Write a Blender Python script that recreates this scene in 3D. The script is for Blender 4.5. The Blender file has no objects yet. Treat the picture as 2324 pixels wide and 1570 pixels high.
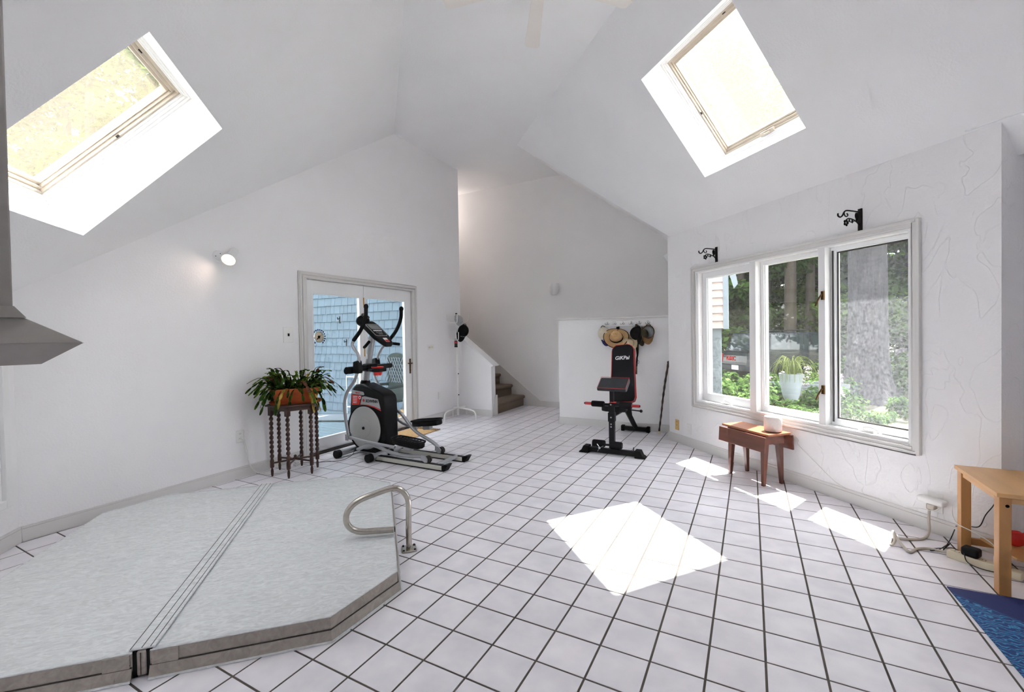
import bpy, bmesh, math, random
import numpy as np
from mathutils import Vector, Matrix

random.seed(7)
rng = np.random.default_rng(11)
SC = bpy.context.scene
COL = SC.collection
PI = math.pi
R2 = math.sqrt(0.5)

# ------------------------------------------------------------------ camera
W_PX, H_PX = 2324.0, 1570.0
cam_d = bpy.data.cameras.new('camera')
cam = bpy.data.objects.new('camera', cam_d)
COL.objects.link(cam)
cam_d.sensor_fit = 'HORIZONTAL'
cam_d.sensor_width = 36.0
cam_d.lens = 1006.46 / W_PX * 36.0
cam_d.shift_x = 0.0
cam_d.shift_y = (774.94 - H_PX / 2) / W_PX
cam_d.clip_start = 0.05
cam_d.clip_end = 300
_R = Vector((0.88073702, 0.47331597, -0.01656171))
_U = Vector((0.0073258, 0.02135018, 0.99974522))
_F = Vector((-0.47354897, 0.88063396, -0.01533648))
cam.matrix_world = Matrix(((_R.x, _U.x, -_F.x, 0.79300), (_R.y, _U.y, -_F.y, -2.68525),
                           (_R.z, _U.z, -_F.z, 1.35188), (0, 0, 0, 1)))
SC.camera = cam

# ------------------------------------------------------------------ sky, sun, exposure
world = bpy.data.worlds.new('sky')
SC.world = world
world.use_nodes = True
wn = world.node_tree
wn.nodes.clear()
w_out = wn.nodes.new('ShaderNodeOutputWorld')
w_bg = wn.nodes.new('ShaderNodeBackground')
w_sky = wn.nodes.new('ShaderNodeTexSky')
w_sky.sky_type = 'NISHITA'
w_sky.sun_disc = False
w_sky.sun_elevation = math.radians(65)
w_sky.air_density = 1.0
w_sky.dust_density = 2.0
w_mix = wn.nodes.new('ShaderNodeMixRGB')
w_mix.inputs[0].default_value = 0.72
w_mix.inputs[2].default_value = (7.4, 7.5, 7.7, 1)      # thin bright summer haze
wn.links.new(w_sky.outputs[0], w_mix.inputs[1])
wn.links.new(w_mix.outputs[0], w_bg.inputs[0])
wn.links.new(w_bg.outputs[0], w_out.inputs[0])
w_bg.inputs[1].default_value = 0.55

sun_d = bpy.data.lights.new('sun', 'SUN')
sun_d.energy = 16.0
sun_d.angle = math.radians(0.53)
sun_d.color = (1.0, 0.972, 0.935)
sun = bpy.data.objects.new('sun', sun_d)
COL.objects.link(sun)
# the sun travels (per metre down) -0.425 m along s and +0.172 m along u
sun_dir = Vector(((0.172 - 0.425) * R2, (-0.425 - 0.172) * R2, -1.0)).normalized()
sun.rotation_euler = sun_dir.to_track_quat('-Z', 'Y').to_euler()
sun.location = (4, 9, 16)

SC.view_settings.view_transform = 'Standard'
SC.view_settings.look = 'None'
SC.view_settings.gamma = 1.0
SC.view_settings.use_curve_mapping = False
SC.view_settings.exposure = 1.05
SC.cycles.use_denoising = True
SC.cycles.use_light_tree = False
SC.cycles.use_adaptive_sampling = True
SC.cycles.adaptive_threshold = 0.08
SC.cycles.adaptive_min_samples = 16
SC.cycles.max_bounces = 9
SC.cycles.diffuse_bounces = 8
SC.cycles.glossy_bounces = 3
SC.cycles.transmission_bounces = 4
SC.cycles.transparent_max_bounces = 8
SC.cycles.sample_clamp_indirect = 12.0
SC.cycles.caustics_reflective = False
SC.cycles.caustics_refractive = False

# ------------------------------------------------------------------ materials
MATS = {}


def srgb(r, g, b):
    def c(v):
        v /= 255.0
        return v / 12.92 if v <= 0.04045 else ((v + 0.055) / 1.055) ** 2.4
    return (c(r), c(g), c(b), 1.0)


def mat(name, col, rough=0.6, metal=0.0, var=0.0, vscale=8.0, bump=0.0, bscale=60.0, bdetail=4.0,
        stretch=None, spec=0.5, col2=None, objvar=0.0, coat=0.0, dist=0.0, sheen=0.0, bdist=0.01):
    """principled material; col is sRGB 0-255. var: noise-driven colour change towards col2 (or darker)"""
    m = bpy.data.materials.new(name)
    m.use_nodes = True
    nt = m.node_tree
    b = nt.nodes['Principled BSDF']
    c = srgb(*col)
    b.inputs['Base Color'].default_value = c
    b.inputs['Roughness'].default_value = rough
    b.inputs['Metallic'].default_value = metal
    b.inputs['Specular IOR Level'].default_value = spec
    b.inputs['Coat Weight'].default_value = coat
    if sheen:
        b.inputs['Sheen Weight'].default_value = sheen
    tc = nt.nodes.new('ShaderNodeTexCoord')
    mp = nt.nodes.new('ShaderNodeMapping')
    nt.links.new(tc.outputs['Object'], mp.inputs[0])
    if stretch:
        mp.inputs['Scale'].default_value = stretch
    last = None
    if var > 0:
        n = nt.nodes.new('ShaderNodeTexNoise')
        n.inputs['Scale'].default_value = vscale
        n.inputs['Detail'].default_value = 3
        n.inputs['Distortion'].default_value = dist
        nt.links.new(mp.outputs[0], n.inputs['Vector'])
        if objvar:
            oi = nt.nodes.new('ShaderNodeObjectInfo')
            ad = nt.nodes.new('ShaderNodeVectorMath')
            ml = nt.nodes.new('ShaderNodeMath')
            ml.operation = 'MULTIPLY'
            ml.inputs[1].default_value = 37.0
            nt.links.new(oi.outputs['Random'], ml.inputs[0])
            nt.links.new(mp.outputs[0], ad.inputs[0])
            nt.links.new(ml.outputs[0], ad.inputs[1])
            nt.links.new(ad.outputs[0], n.inputs['Vector'])
        rp = nt.nodes.new('ShaderNodeValToRGB')
        rp.color_ramp.elements[0].position = 0.32
        rp.color_ramp.elements[1].position = 0.68
        c2 = srgb(*col2) if col2 else tuple(x * (1 - var) for x in c[:3]) + (1,)
        rp.color_ramp.elements[0].color = c2
        rp.color_ramp.elements[1].color = c
        nt.links.new(n.outputs['Fac'], rp.inputs[0])
        last = rp.outputs[0]
    if objvar:
        oi2 = nt.nodes.new('ShaderNodeObjectInfo')
        mr = nt.nodes.new('ShaderNodeMapRange')
        mr.inputs['To Min'].default_value = 1 - objvar
        mr.inputs['To Max'].default_value = 1 + objvar
        nt.links.new(oi2.outputs['Random'], mr.inputs[0])
        mx = nt.nodes.new('ShaderNodeVectorMath')
        mx.operation = 'SCALE'
        if last is not None:
            nt.links.new(last, mx.inputs[0])
        else:
            mx.inputs[0].default_value = c[:3]
        nt.links.new(mr.outputs[0], mx.inputs['Scale'])
        last = mx.outputs[0]
    if last is not None:
        nt.links.new(last, b.inputs['Base Color'])
    if bump > 0:
        n2 = nt.nodes.new('ShaderNodeTexNoise')
        n2.inputs['Scale'].default_value = bscale
        n2.inputs['Detail'].default_value = bdetail
        nt.links.new(mp.outputs[0], n2.inputs['Vector'])
        bp = nt.nodes.new('ShaderNodeBump')
        bp.inputs['Strength'].default_value = bump
        bp.inputs['Distance'].default_value = bdist
        nt.links.new(n2.outputs['Fac'], bp.inputs['Height'])
        nt.links.new(bp.outputs[0], b.inputs['Normal'])
    MATS[name] = m
    return m


def emis(name, col, strength):
    m = bpy.data.materials.new(name)
    m.use_nodes = True
    nt = m.node_tree
    nt.nodes.clear()
    o = nt.nodes.new('ShaderNodeOutputMaterial')
    e = nt.nodes.new('ShaderNodeEmission')
    e.inputs[0].default_value = srgb(*col)
    e.inputs[1].default_value = strength
    nt.links.new(e.outputs[0], o.inputs[0])
    MATS[name] = m
    return m


def glass(name, dust, dcol=(235, 230, 220), gloss=0.06, streak=0.0, trans=0.6):
    """thin window pane: clear, a little mirror-like, with a film of dust that glows where the sun strikes it"""
    m = bpy.data.materials.new(name)
    m.use_nodes = True
    nt = m.node_tree
    nt.nodes.clear()
    o = nt.nodes.new('ShaderNodeOutputMaterial')
    t = nt.nodes.new('ShaderNodeBsdfTransparent')
    t.inputs[0].default_value = (0.96, 0.97, 0.965, 1)
    g = nt.nodes.new('ShaderNodeBsdfGlossy')
    g.inputs['Roughness'].default_value = 0.02
    d = nt.nodes.new('ShaderNodeBsdfDiffuse')
    d.inputs[0].default_value = srgb(*dcol)
    tr = nt.nodes.new('ShaderNodeBsdfTranslucent')
    tr.inputs[0].default_value = srgb(*dcol)
    ms = nt.nodes.new('ShaderNodeMixShader')
    ms.inputs[0].default_value = trans
    nt.links.new(d.outputs[0], ms.inputs[1])
    nt.links.new(tr.outputs[0], ms.inputs[2])
    m1 = nt.nodes.new('ShaderNodeMixShader')
    m1.inputs[0].default_value = gloss
    nt.links.new(t.outputs[0], m1.inputs[1])
    nt.links.new(g.outputs[0], m1.inputs[2])
    m2 = nt.nodes.new('ShaderNodeMixShader')
    m2.inputs[0].default_value = dust
    if streak > 0:
        tc = nt.nodes.new('ShaderNodeTexCoord')
        n = nt.nodes.new('ShaderNodeTexNoise')
        n.inputs['Scale'].default_value = 55
        n.inputs['Detail'].default_value = 6
        nt.links.new(tc.outputs['Object'], n.inputs['Vector'])
        mr = nt.nodes.new('ShaderNodeMapRange')
        mr.inputs['From Min'].default_value = 0.35
        mr.inputs['From Max'].default_value = 0.75
        mr.inputs['To Min'].default_value = dust * (1 - streak)
        mr.inputs['To Max'].default_value = dust * (1 + streak)
        nt.links.new(n.outputs['Fac'], mr.inputs[0])
        nt.links.new(mr.outputs[0], m2.inputs[0])
    nt.links.new(m1.outputs[0], m2.inputs[1])
    nt.links.new(ms.outputs[0], m2.inputs[2])
    nt.links.new(m2.outputs[0], o.inputs[0])
    MATS[name] = m
    return m


def leafmat(name, c1, c2, trans=0.35, vs=3.0):
    m = bpy.data.materials.new(name)
    m.use_nodes = True
    nt = m.node_tree
    nt.nodes.clear()
    o = nt.nodes.new('ShaderNodeOutputMaterial')
    tc = nt.nodes.new('ShaderNodeTexCoord')
    n = nt.nodes.new('ShaderNodeTexNoise')
    n.inputs['Scale'].default_value = vs
    nt.links.new(tc.outputs['Object'], n.inputs['Vector'])
    rp = nt.nodes.new('ShaderNodeValToRGB')
    rp.color_ramp.elements[0].position = 0.35
    rp.color_ramp.elements[1].position = 0.65
    rp.color_ramp.elements[0].color = srgb(*c1)
    rp.color_ramp.elements[1].color = srgb(*c2)
    nt.links.new(n.outputs['Fac'], rp.inputs[0])
    d = nt.nodes.new('ShaderNodeBsdfDiffuse')
    t = nt.nodes.new('ShaderNodeBsdfTranslucent')
    ms = nt.nodes.new('ShaderNodeMixShader')
    ms.inputs[0].default_value = trans
    nt.links.new(rp.outputs[0], d.inputs[0])
    nt.links.new(rp.outputs[0], t.inputs[0])
    nt.links.new(d.outputs[0], ms.inputs[1])
    nt.links.new(t.outputs[0], ms.inputs[2])
    nt.links.new(ms.outputs[0], o.inputs[0])
    MATS[name] = m
    return m


def plaster(name, col, fine=0.25, trowel=0.0, tscale=3.0):
    """rolled plaster; trowel adds raised ridges with flat patches between"""
    m = mat(name, col, rough=0.85, spec=0.2, var=0.04, vscale=1.3)
    nt = m.node_tree
    b = nt.nodes['Principled BSDF']
    tc = nt.nodes.new('ShaderNodeTexCoord')
    n1 = nt.nodes.new('ShaderNodeTexNoise')
    n1.inputs['Scale'].default_value = 70
    n1.inputs['Detail'].default_value = 1
    nt.links.new(tc.outputs['Object'], n1.inputs['Vector'])
    bp = nt.nodes.new('ShaderNodeBump')
    bp.inputs['Strength'].default_value = fine
    bp.inputs['Distance'].default_value = 0.006
    nt.links.new(n1.outputs['Fac'], bp.inputs['Height'])
    last = bp
    if trowel > 0:
        mp = nt.nodes.new('ShaderNodeMapping')
        mp.inputs['Scale'].default_value = (1.0, 1.0, 0.45)
        nt.links.new(tc.outputs['Object'], mp.inputs[0])
        n2 = nt.nodes.new('ShaderNodeTexNoise')
        n2.inputs['Scale'].default_value = tscale
        n2.inputs['Detail'].default_value = 2
        n2.inputs['Distortion'].default_value = 1.2
        nt.links.new(mp.outputs[0], n2.inputs['Vector'])
        rp = nt.nodes.new('ShaderNodeValToRGB')
        e = rp.color_ramp.elements
        e[0].position, e[0].color = 0.485, (0, 0, 0, 1)
        e[1].position, e[1].color = 0.50, (1, 1, 1, 1)
        e2 = rp.color_ramp.elements.new(0.512)
        e2.color = (0.1, 0.1, 0.1, 1)
        nt.links.new(n2.outputs['Fac'], rp.inputs[0])
        bp2 = nt.nodes.new('ShaderNodeBump')
        bp2.inputs['Strength'].default_value = trowel
        bp2.inputs['Distance'].default_value = 0.006
        nt.links.new(rp.outputs[0], bp2.inputs['Height'])
        nt.links.new(bp.outputs[0], bp2.inputs['Normal'])
        last = bp2
    nt.links.new(last.outputs[0], b.inputs['Normal'])
    return m


plaster('plaster', (243, 242, 243), fine=0.35, trowel=0.12, tscale=9)
plaster('plaster_trowel', (243, 242, 243), fine=0.35, trowel=0.4, tscale=4.0)
plaster('plaster_back', (243, 242, 242), fine=0.3)
plaster('ceiling_paint', (243, 243, 244), fine=0.3, trowel=0.1, tscale=7)
mat('trim_paint', (216, 214, 212), rough=0.45, var=0.02)
mat('trim_white', (238, 238, 238), rough=0.4, var=0.02)
mat('sash_white', (236, 237, 238), rough=0.35, var=0.02)
mat('sash_taupe', (196, 184, 168), rough=0.5, var=0.15, vscale=5)
mat('seal_dark', (62, 58, 54), rough=0.6, var=0.2)
mat('tile', (240, 237, 242), rough=0.32, var=0.10, vscale=7, col2=(226, 223, 230), objvar=0.035, spec=0.45)
mat('grout', (96, 89, 83), rough=0.95, var=0.35, vscale=2.5, bump=0.3, bscale=120)
mat('vinyl', (226, 229, 230), rough=0.62, var=0.22, vscale=20, dist=2.5, bump=1.0, bscale=16, bdetail=7,
    stretch=(1.9, 0.6, 1), bdist=0.02)
mat('vinyl_shaded', (168, 160, 152), rough=0.66, var=0.25, vscale=18, dist=2.0, bump=0.5, bscale=20, bdetail=6, bdist=0.012)  # same vinyl as the top, with the sides' shade painted into the colour
mat('steel', (196, 190, 180), rough=0.22, metal=1.0, var=0.12, vscale=30)
mat('black_plastic', (20, 20, 22), spec=0.2, rough=0.45, var=0.2, vscale=20)
mat('black_rubber', (24, 24, 25), spec=0.2, rough=0.8, bump=0.2, bscale=150)
mat('silver_paint', (172, 174, 178), rough=0.35, metal=0.35, var=0.05)
mat('disc_grey', (186, 186, 184), rough=0.4, metal=0.15, var=0.05, vscale=4)
mat('red_plastic', (222, 36, 28), rough=0.35, var=0.05)
mat('badge_grey', (176, 177, 179), rough=0.35, var=0.03)
mat('print_white', (240, 240, 240), rough=0.5, var=0.01)
mat('print_black', (16, 16, 18), spec=0.2, rough=0.5, var=0.01)
mat('print_red', (205, 40, 36), rough=0.5, var=0.01)
mat('screen_grey', (122, 128, 128), rough=0.25, var=0.06)
mat('aluminium', (206, 205, 196), rough=0.35, metal=0.5, var=0.05)
mat('terracotta', (196, 96, 44), rough=0.7, var=0.22, vscale=12, bump=0.1)
mat('soil', (52, 40, 32), rough=1.0, var=0.4, vscale=60)
mat('dark_wood', (66, 38, 26), rough=0.38, var=0.35, vscale=14, stretch=(1, 1, 0.15), coat=0.2)
mat('walnut', (112, 62, 46), rough=0.38, var=0.35, vscale=16, stretch=(0.2, 1.6, 1.6), coat=0.25)
mat('walnut_leg', (104, 56, 38), rough=0.38, var=0.35, vscale=16, stretch=(1.6, 1.6, 0.15), coat=0.25)
mat('walnut_top', (168, 104, 70), rough=0.35, var=0.2, vscale=14, stretch=(0.2, 1.6, 1.6), coat=0.3)
mat('birch', (212, 164, 108), rough=0.42, var=0.14, vscale=12, stretch=(1.4, 0.25, 1.4), coat=0.15)
mat('birch_leg', (196, 142, 84), rough=0.42, var=0.2, vscale=12, stretch=(1.4, 1.4, 0.2), coat=0.15)
mat('carpet', (132, 110, 84), rough=1.0, var=0.45, vscale=90, bump=0.8, bscale=220, sheen=0.3)
mat('white_metal', (232, 231, 228), rough=0.35, var=0.03)
mat('white_plastic', (236, 236, 234), rough=0.4, var=0.02)
mat('ivory_plastic', (226, 216, 190), rough=0.45, var=0.04)
mat('brass', (176, 138, 74), rough=0.3, metal=0.9, var=0.15)
mat('bronze', (96, 70, 40), rough=0.4, metal=0.8, var=0.2)
mat('iron', (24, 20, 20), spec=0.2, rough=0.55, var=0.25, vscale=40)
mat('tan_plate', (206, 170, 104), rough=0.45, var=0.05)
mat('straw', (206, 168, 118), rough=0.85, var=0.18, vscale=50, bump=0.5, bscale=160)
mat('straw_pale', (212, 196, 162), rough=0.85, var=0.15, vscale=50, bump=0.5, bscale=160)
mat('cloth_black', (20, 19, 22), spec=0.2, rough=0.9, var=0.2, vscale=30, bump=0.2)
mat('cloth_cream', (214, 206, 188), rough=0.9, var=0.08, vscale=30, bump=0.2)
mat('cloth_navy', (32, 36, 92), rough=0.85, var=0.15, vscale=30, bump=0.2)
mat('cloth_brown', (124, 92, 58), rough=0.9, var=0.2, vscale=30, bump=0.2)
mat('cloth_grey', (168, 170, 172), rough=0.9, var=0.3, vscale=40, bump=0.3)
mat('cloth_olive', (74, 70, 48), rough=0.9, var=0.3, vscale=30, bump=0.3)
mat('bench_vinyl', (26, 25, 29), spec=0.2, rough=0.5, var=0.1, vscale=40, bump=0.12, bscale=300)
mat('bench_panel', (62, 64, 68), spec=0.2, rough=0.45, var=0.2, vscale=10, bump=0.1)
mat('bench_frame', (34, 34, 37), spec=0.2, rough=0.45, metal=0.3, var=0.1)
mat('foam', (30, 29, 32), spec=0.2, rough=0.95, bump=0.4, bscale=200)
mat('piping_red', (186, 52, 52), rough=0.6, var=0.05)
mat('cable_white', (226, 224, 218), rough=0.5)
mat('cable_grey', (186, 178, 166), rough=0.55, var=0.05)
mat('cable_black', (26, 25, 25), rough=0.5)
mat('mesh_white', (226, 219, 214), rough=0.75, var=0.06, vscale=60, bump=0.2, bscale=300)
mat('hood_metal', (150, 145, 142), rough=0.5, metal=0.2, var=0.2, vscale=9)
mat('fan_white', (238, 233, 228), rough=0.45, var=0.02)
mat('shingle_blue', (100, 116, 128), rough=0.85, var=0.12, vscale=6, objvar=0.06, bump=0.25, bscale=40, stretch=(1, 1, 0.25))
mat('shingle_pink', (172, 158, 152), rough=0.85, var=0.06, vscale=6, bump=0.2, bscale=50)
mat('board_pale', (116, 126, 134), rough=0.7, var=0.06)
mat('stone_wall', (128, 138, 144), rough=0.95, var=0.45, vscale=16, dist=1.5, bump=0.5, bscale=25)
mat('deck_wood', (104, 124, 134), rough=0.85, var=0.2, vscale=14, stretch=(0.2, 2, 1), objvar=0.06)
mat('green_plastic', (26, 40, 35), rough=0.5, var=0.12)
mat('bark', (64, 61, 64), rough=1.0, var=0.45, vscale=10, stretch=(1, 1, 0.22), bump=0.9, bscale=14, bdist=0.04)
mat('bark_dark', (70, 62, 54), rough=1.0, var=0.4, vscale=10, stretch=(1, 1, 0.25), bump=0.6, bscale=14)
mat('forest_floor', (62, 68, 44), rough=1.0, var=0.5, vscale=1.6, col2=(96, 90, 74), bump=0.4, bscale=12)
mat('drive', (120, 117, 114), rough=0.95, var=0.15, vscale=3)
mat('car_paint', (34, 42, 50), rough=0.25, var=0.05, coat=0.6)
mat('car_glass', (40, 52, 56), rough=0.06, spec=0.8, var=0.02)
mat('tyre', (30, 30, 31), rough=0.9, var=0.1)
mat('lamp_red', (190, 40, 36), rough=0.25, var=0.05)
mat('chrome', (200, 202, 204), rough=0.15, metal=1.0)
mat('timber_grey', (120, 124, 126), rough=0.9, var=0.2, vscale=8)
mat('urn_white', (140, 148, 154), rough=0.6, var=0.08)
mat('mat_navy', (30, 44, 96), rough=0.75, var=0.06)
leafmat('leaf_a', (30, 52, 16), (104, 136, 50), 0.55, 1.2)
leafmat('leaf_b', (40, 66, 24), (128, 156, 70), 0.55, 1.6)
leafmat('leaf_c', (24, 44, 22), (84, 114, 56), 0.5, 1.0)
leafmat('leaf_bush', (40, 66, 28), (104, 132, 72), 0.4, 4)
leafmat('leaf_flower', (150, 140, 144), (176, 168, 172), 0.3, 4)
leafmat('leaf_grass', (96, 112, 56), (140, 150, 92), 0.35, 6)
leafmat('cactus_dark', (22, 38, 18), (58, 82, 34), 0.15, 30)
leafmat('cactus_green', (52, 78, 28), (104, 130, 54), 0.2, 30)
leafmat('cactus_pale', (164, 150, 70), (208, 176, 96), 0.25, 30)
leafmat('cactus_plum', (70, 40, 40), (120, 84, 62), 0.15, 30)
emis('bulb_warm', (255, 226, 176), 3.0)
glass('pane_clear', 0.014, gloss=0.05, streak=0.5)
glass('pane_door', 0.015, dcol=(200, 220, 228), gloss=0.05)
glass('pane_screen', 0.065, dcol=(214, 216, 222), gloss=0.03, streak=0.55, trans=0.7)
glass("pane_sky", 0.056, dcol=(246, 238, 220), gloss=0.05, streak=0.15, trans=0.85)
glass("pane_sky_dusty", 0.066, dcol=(246, 232, 204), gloss=0.05, streak=0.15, trans=0.85)
glass('acrylic', 0.12, dcol=(230, 235, 236), gloss=0.06)

# yoga mat: navy with looping pale blue line drawing on the lower part
_m = MATS['mat_navy']
_nt = _m.node_tree
_b = _nt.nodes['Principled BSDF']
_tc = _nt.nodes.new('ShaderNodeTexCoord')
_wv = _nt.nodes.new('ShaderNodeTexWave')
_wv.wave_type = 'RINGS'
_wv.inputs['Scale'].default_value = 16.0
_wv.inputs['Distortion'].default_value = 14.0
_wv.inputs['Detail'].default_value = 2.5
_wv.inputs['Detail Scale'].default_value = 1.4
_nt.links.new(_tc.outputs['Object'], _wv.inputs['Vector'])
_rp = _nt.nodes.new('ShaderNodeValToRGB')
_rp.color_ramp.elements[0].position, _rp.color_ramp.elements[0].color = 0.55, srgb(20, 54, 112)
_rp.color_ramp.elements[1].position, _rp.color_ramp.elements[1].color = 0.9, srgb(58, 132, 178)
_nt.links.new(_wv.outputs['Color'], _rp.inputs[0])
_sp = _nt.nodes.new('ShaderNodeSeparateXYZ')
_nt.links.new(_tc.outputs['Object'], _sp.inputs[0])
_ad = _nt.nodes.new('ShaderNodeMath')
_ad.operation = 'MULTIPLY_ADD'
_ad.inputs[1].default_value = 0.9
_nt.links.new(_sp.outputs[0], _ad.inputs[0])
_nt.links.new(_sp.outputs[1], _ad.inputs[2])
_st = _nt.nodes.new('ShaderNodeMapRange')
_st.inputs['From Min'].default_value = -0.095
_st.inputs['From Max'].default_value = -0.055
_st.inputs['To Min'].default_value = 1
_st.inputs['To Max'].default_value = 0
_nt.links.new(_ad.outputs[0], _st.inputs[0])
_mx = _nt.nodes.new('ShaderNodeMixRGB')
_mx.inputs[1].default_value = srgb(34, 44, 98)
_nt.links.new(_st.outputs[0], _mx.inputs[0])
_nt.links.new(_rp.outputs[0], _mx.inputs[2])
_nt.links.new(_mx.outputs[0], _b.inputs['Base Color'])


# ------------------------------------------------------------------ mesh helpers
def catmull(pts, n=6, closed=False):
    P = [Vector(p) for p in pts]
    out = []
    N = len(P)
    rngi = range(N if closed else N - 1)
    for i in rngi:
        p0 = P[(i - 1) % N] if closed or i > 0 else P[0] * 2 - P[1]
        p1 = P[i]
        p2 = P[(i + 1) % N]
        p3 = P[(i + 2) % N] if closed or i + 2 < N else P[-1] * 2 - P[-2]
        for k in range(n):
            t = k / n
            out.append(0.5 * ((2 * p1) + (p2 - p0) * t + (2 * p0 - 5 * p1 + 4 * p2 - p3) * t * t
                              + (3 * p1 - p0 - 3 * p2 + p3) * t ** 3))
    if not closed:
        out.append(P[-1])
    return out


class MB:
    def __init__(self):
        self.v = []
        self.f = []

    def add(self, vs, fs):
        o = len(self.v)
        self.v += [tuple(p) for p in vs]
        self.f += [tuple(i + o for i in f) for f in fs]
        return self

    def box(self, x0, x1, y0, y1, z0, z1, M=None):
        vs = [Vector((x, y, z)) for z in (z0, z1) for y in (y0, y1) for x in (x0, x1)]
        if M is not None:
            vs = [M @ p for p in vs]
        return self.add(vs, [(0, 2, 3, 1), (4, 5, 7, 6), (0, 1, 5, 4), (2, 6, 7, 3), (0, 4, 6, 2), (1, 3, 7, 5)])

    def prism(self, poly, d0, d1, axis='y'):
        """extrude a 2-D polygon. axis y: poly=(x,z); axis z: poly=(x,y); axis x: poly=(y,z)"""
        n = len(poly)

        def mk(p, d):
            if axis == 'y':
                return (p[0], d, p[1])
            if axis == 'z':
                return (p[0], p[1], d)
            return (d, p[0], p[1])
        vs = [mk(p, d0) for p in poly] + [mk(p, d1) for p in poly]
        fs = [tuple(range(n)), tuple(range(2 * n - 1, n - 1, -1))]
        fs += [(i, i + n, (i + 1) % n + n, (i + 1) % n) for i in range(n)]
        return self.add(vs, fs)

    def loft(self, poly3, off):
        """extrude a 3-D polygon by vector off"""
        n = len(poly3)
        off = Vector(off)
        vs = [Vector(p) for p in poly3] + [Vector(p) + off for p in poly3]
        fs = [tuple(range(n)), tuple(range(2 * n - 1, n - 1, -1))]
        fs += [(i, i + n, (i + 1) % n + n, (i + 1) % n) for i in range(n)]
        return self.add(vs, fs)

    def tube(self, pts, r, n=10, smooth=0, closed=False, caps=True, r1=None, rad=None, flat=1.0):
        P = catmull(pts, smooth, closed) if smooth else [Vector(p) for p in pts]
        m = len(P)
        T = []
        for i in range(m):
            if closed:
                d = P[(i + 1) % m] - P[i - 1]
            else:
                d = P[min(i + 1, m - 1)] - P[max(i - 1, 0)]
            T.append(d.normalized() if d.length > 1e-9 else Vector((0, 0, 1)))
        a = Vector((0, 0, 1)) if abs(T[0].z) < 0.9 else Vector((1, 0, 0))
        N = (a - T[0] * a.dot(T[0])).normalized()
        vs = []
        for i in range(m):
            N = (N - T[i] * N.dot(T[i])).normalized()
            B = T[i].cross(N)
            q = i / max(m - 1, 1)
            ri = rad(q) if rad else (r if r1 is None else r + (r1 - r) * q)
            for k in range(n):
                an = 2 * PI * k / n
                vs.append(P[i] + N * (ri * math.cos(an)) + B * (ri * flat * math.sin(an)))
        fs = []
        for i in range(m if closed else m - 1):
            j = (i + 1) % m
            for k in range(n):
                fs.append((i * n + k, i * n + (k + 1) % n, j * n + (k + 1) % n, j * n + k))
        if caps and not closed:
            fs.append(tuple(range(n - 1, -1, -1)))
            fs.append(tuple((m - 1) * n + k for k in range(n)))
        return self.add(vs, fs)

    def lathe(self, prof, n=24, c=(0, 0, 0), M=None, arc=2 * PI):
        """profile [(r,z)] about local z"""
        c = Vector(c)
        vs, fs = [], []
        full = abs(arc - 2 * PI) < 1e-6
        cols = n if full else n + 1
        for r, z in prof:
            for k in range(cols):
                an = arc * k / n
                p = Vector((r * math.cos(an), r * math.sin(an), z))
                p = (M @ p) if M is not None else p
                vs.append(p + c)
        for i in range(len(prof) - 1):
            for k in range(n):
                k2 = (k + 1) % cols
                fs.append((i * cols + k, i * cols + k2, (i + 1) * cols + k2, (i + 1) * cols + k))
        return self.add(vs, fs)

    def sphere(self, c, r, n=12, m=8, sc=(1, 1, 1)):
        c = Vector(c)
        prof = []
        vs, fs = [], []
        for i in range(m + 1):
            th = PI * i / m
            for k in range(n):
                an = 2 * PI * k / n
                vs.append(c + Vector((r * sc[0] * math.sin(th) * math.cos(an), r * sc[1] * math.sin(th) * math.sin(an),
                                      r * sc[2] * math.cos(th))))
        for i in range(m):
            for k in range(n):
                fs.append((i * n + k, (i + 1) * n + k, (i + 1) * n + (k + 1) % n, i * n + (k + 1) % n))
        return self.add(vs, fs)

    def xf(self, M):
        self.v = [tuple(M @ Vector(p)) for p in self.v]
        return self

    def mesh(self, name):
        me = bpy.data.meshes.new(name)
        me.from_pydata(self.v, [], self.f)
        bm = bmesh.new()
        bm.from_mesh(me)
        bmesh.ops.remove_doubles(bm, verts=bm.verts, dist=1e-6)
        bmesh.ops.recalc_face_normals(bm, faces=bm.faces)
        bm.to_mesh(me)
        bm.free()
        return me


def obj(name, mb, material, parent=None, smooth=None, bevel=0.0, seg=2, label=None, subsurf=0):
    me = mb.mesh(name) if isinstance(mb, MB) else mb
    o = bpy.data.objects.new(name, me)
    COL.objects.link(o)
    if not me.materials:
        me.materials.append(MATS[material])
    if parent is not None:
        o.parent = parent
    if smooth is not None:
        me.polygons.foreach_set('use_smooth', [True] * len(me.polygons))
        me.set_sharp_from_angle(angle=math.radians(smooth))
    if bevel > 0:
        b = o.modifiers.new('bevel', 'BEVEL')
        b.width = bevel
        b.segments = seg
        b.limit_method = 'ANGLE'
        b.angle_limit = math.radians(40)
        me.polygons.foreach_set('use_smooth', [True] * len(me.polygons))
        me.set_sharp_from_angle(angle=math.radians(45))
    if subsurf:
        s = o.modifiers.new('sub', 'SUBSURF')
        s.levels = s.render_levels = subsurf
    if label:
        o['label'] = label
    return o


def tag(o, label, cat, group=None, kind=None):
    o['label'] = label
    o['category'] = cat
    if group:
        o['group'] = group
    if kind:
        o['kind'] = kind
    return o


def thing(name, label, cat, loc=(0, 0, 0), rz=0.0, group=None, kind=None):
    o = bpy.data.objects.new(name, None)
    COL.objects.link(o)
    o.empty_display_size = 0.1
    o.location = loc
    o.rotation_euler = (0, 0, rz)
    return tag(o, label, cat, group, kind)


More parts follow.
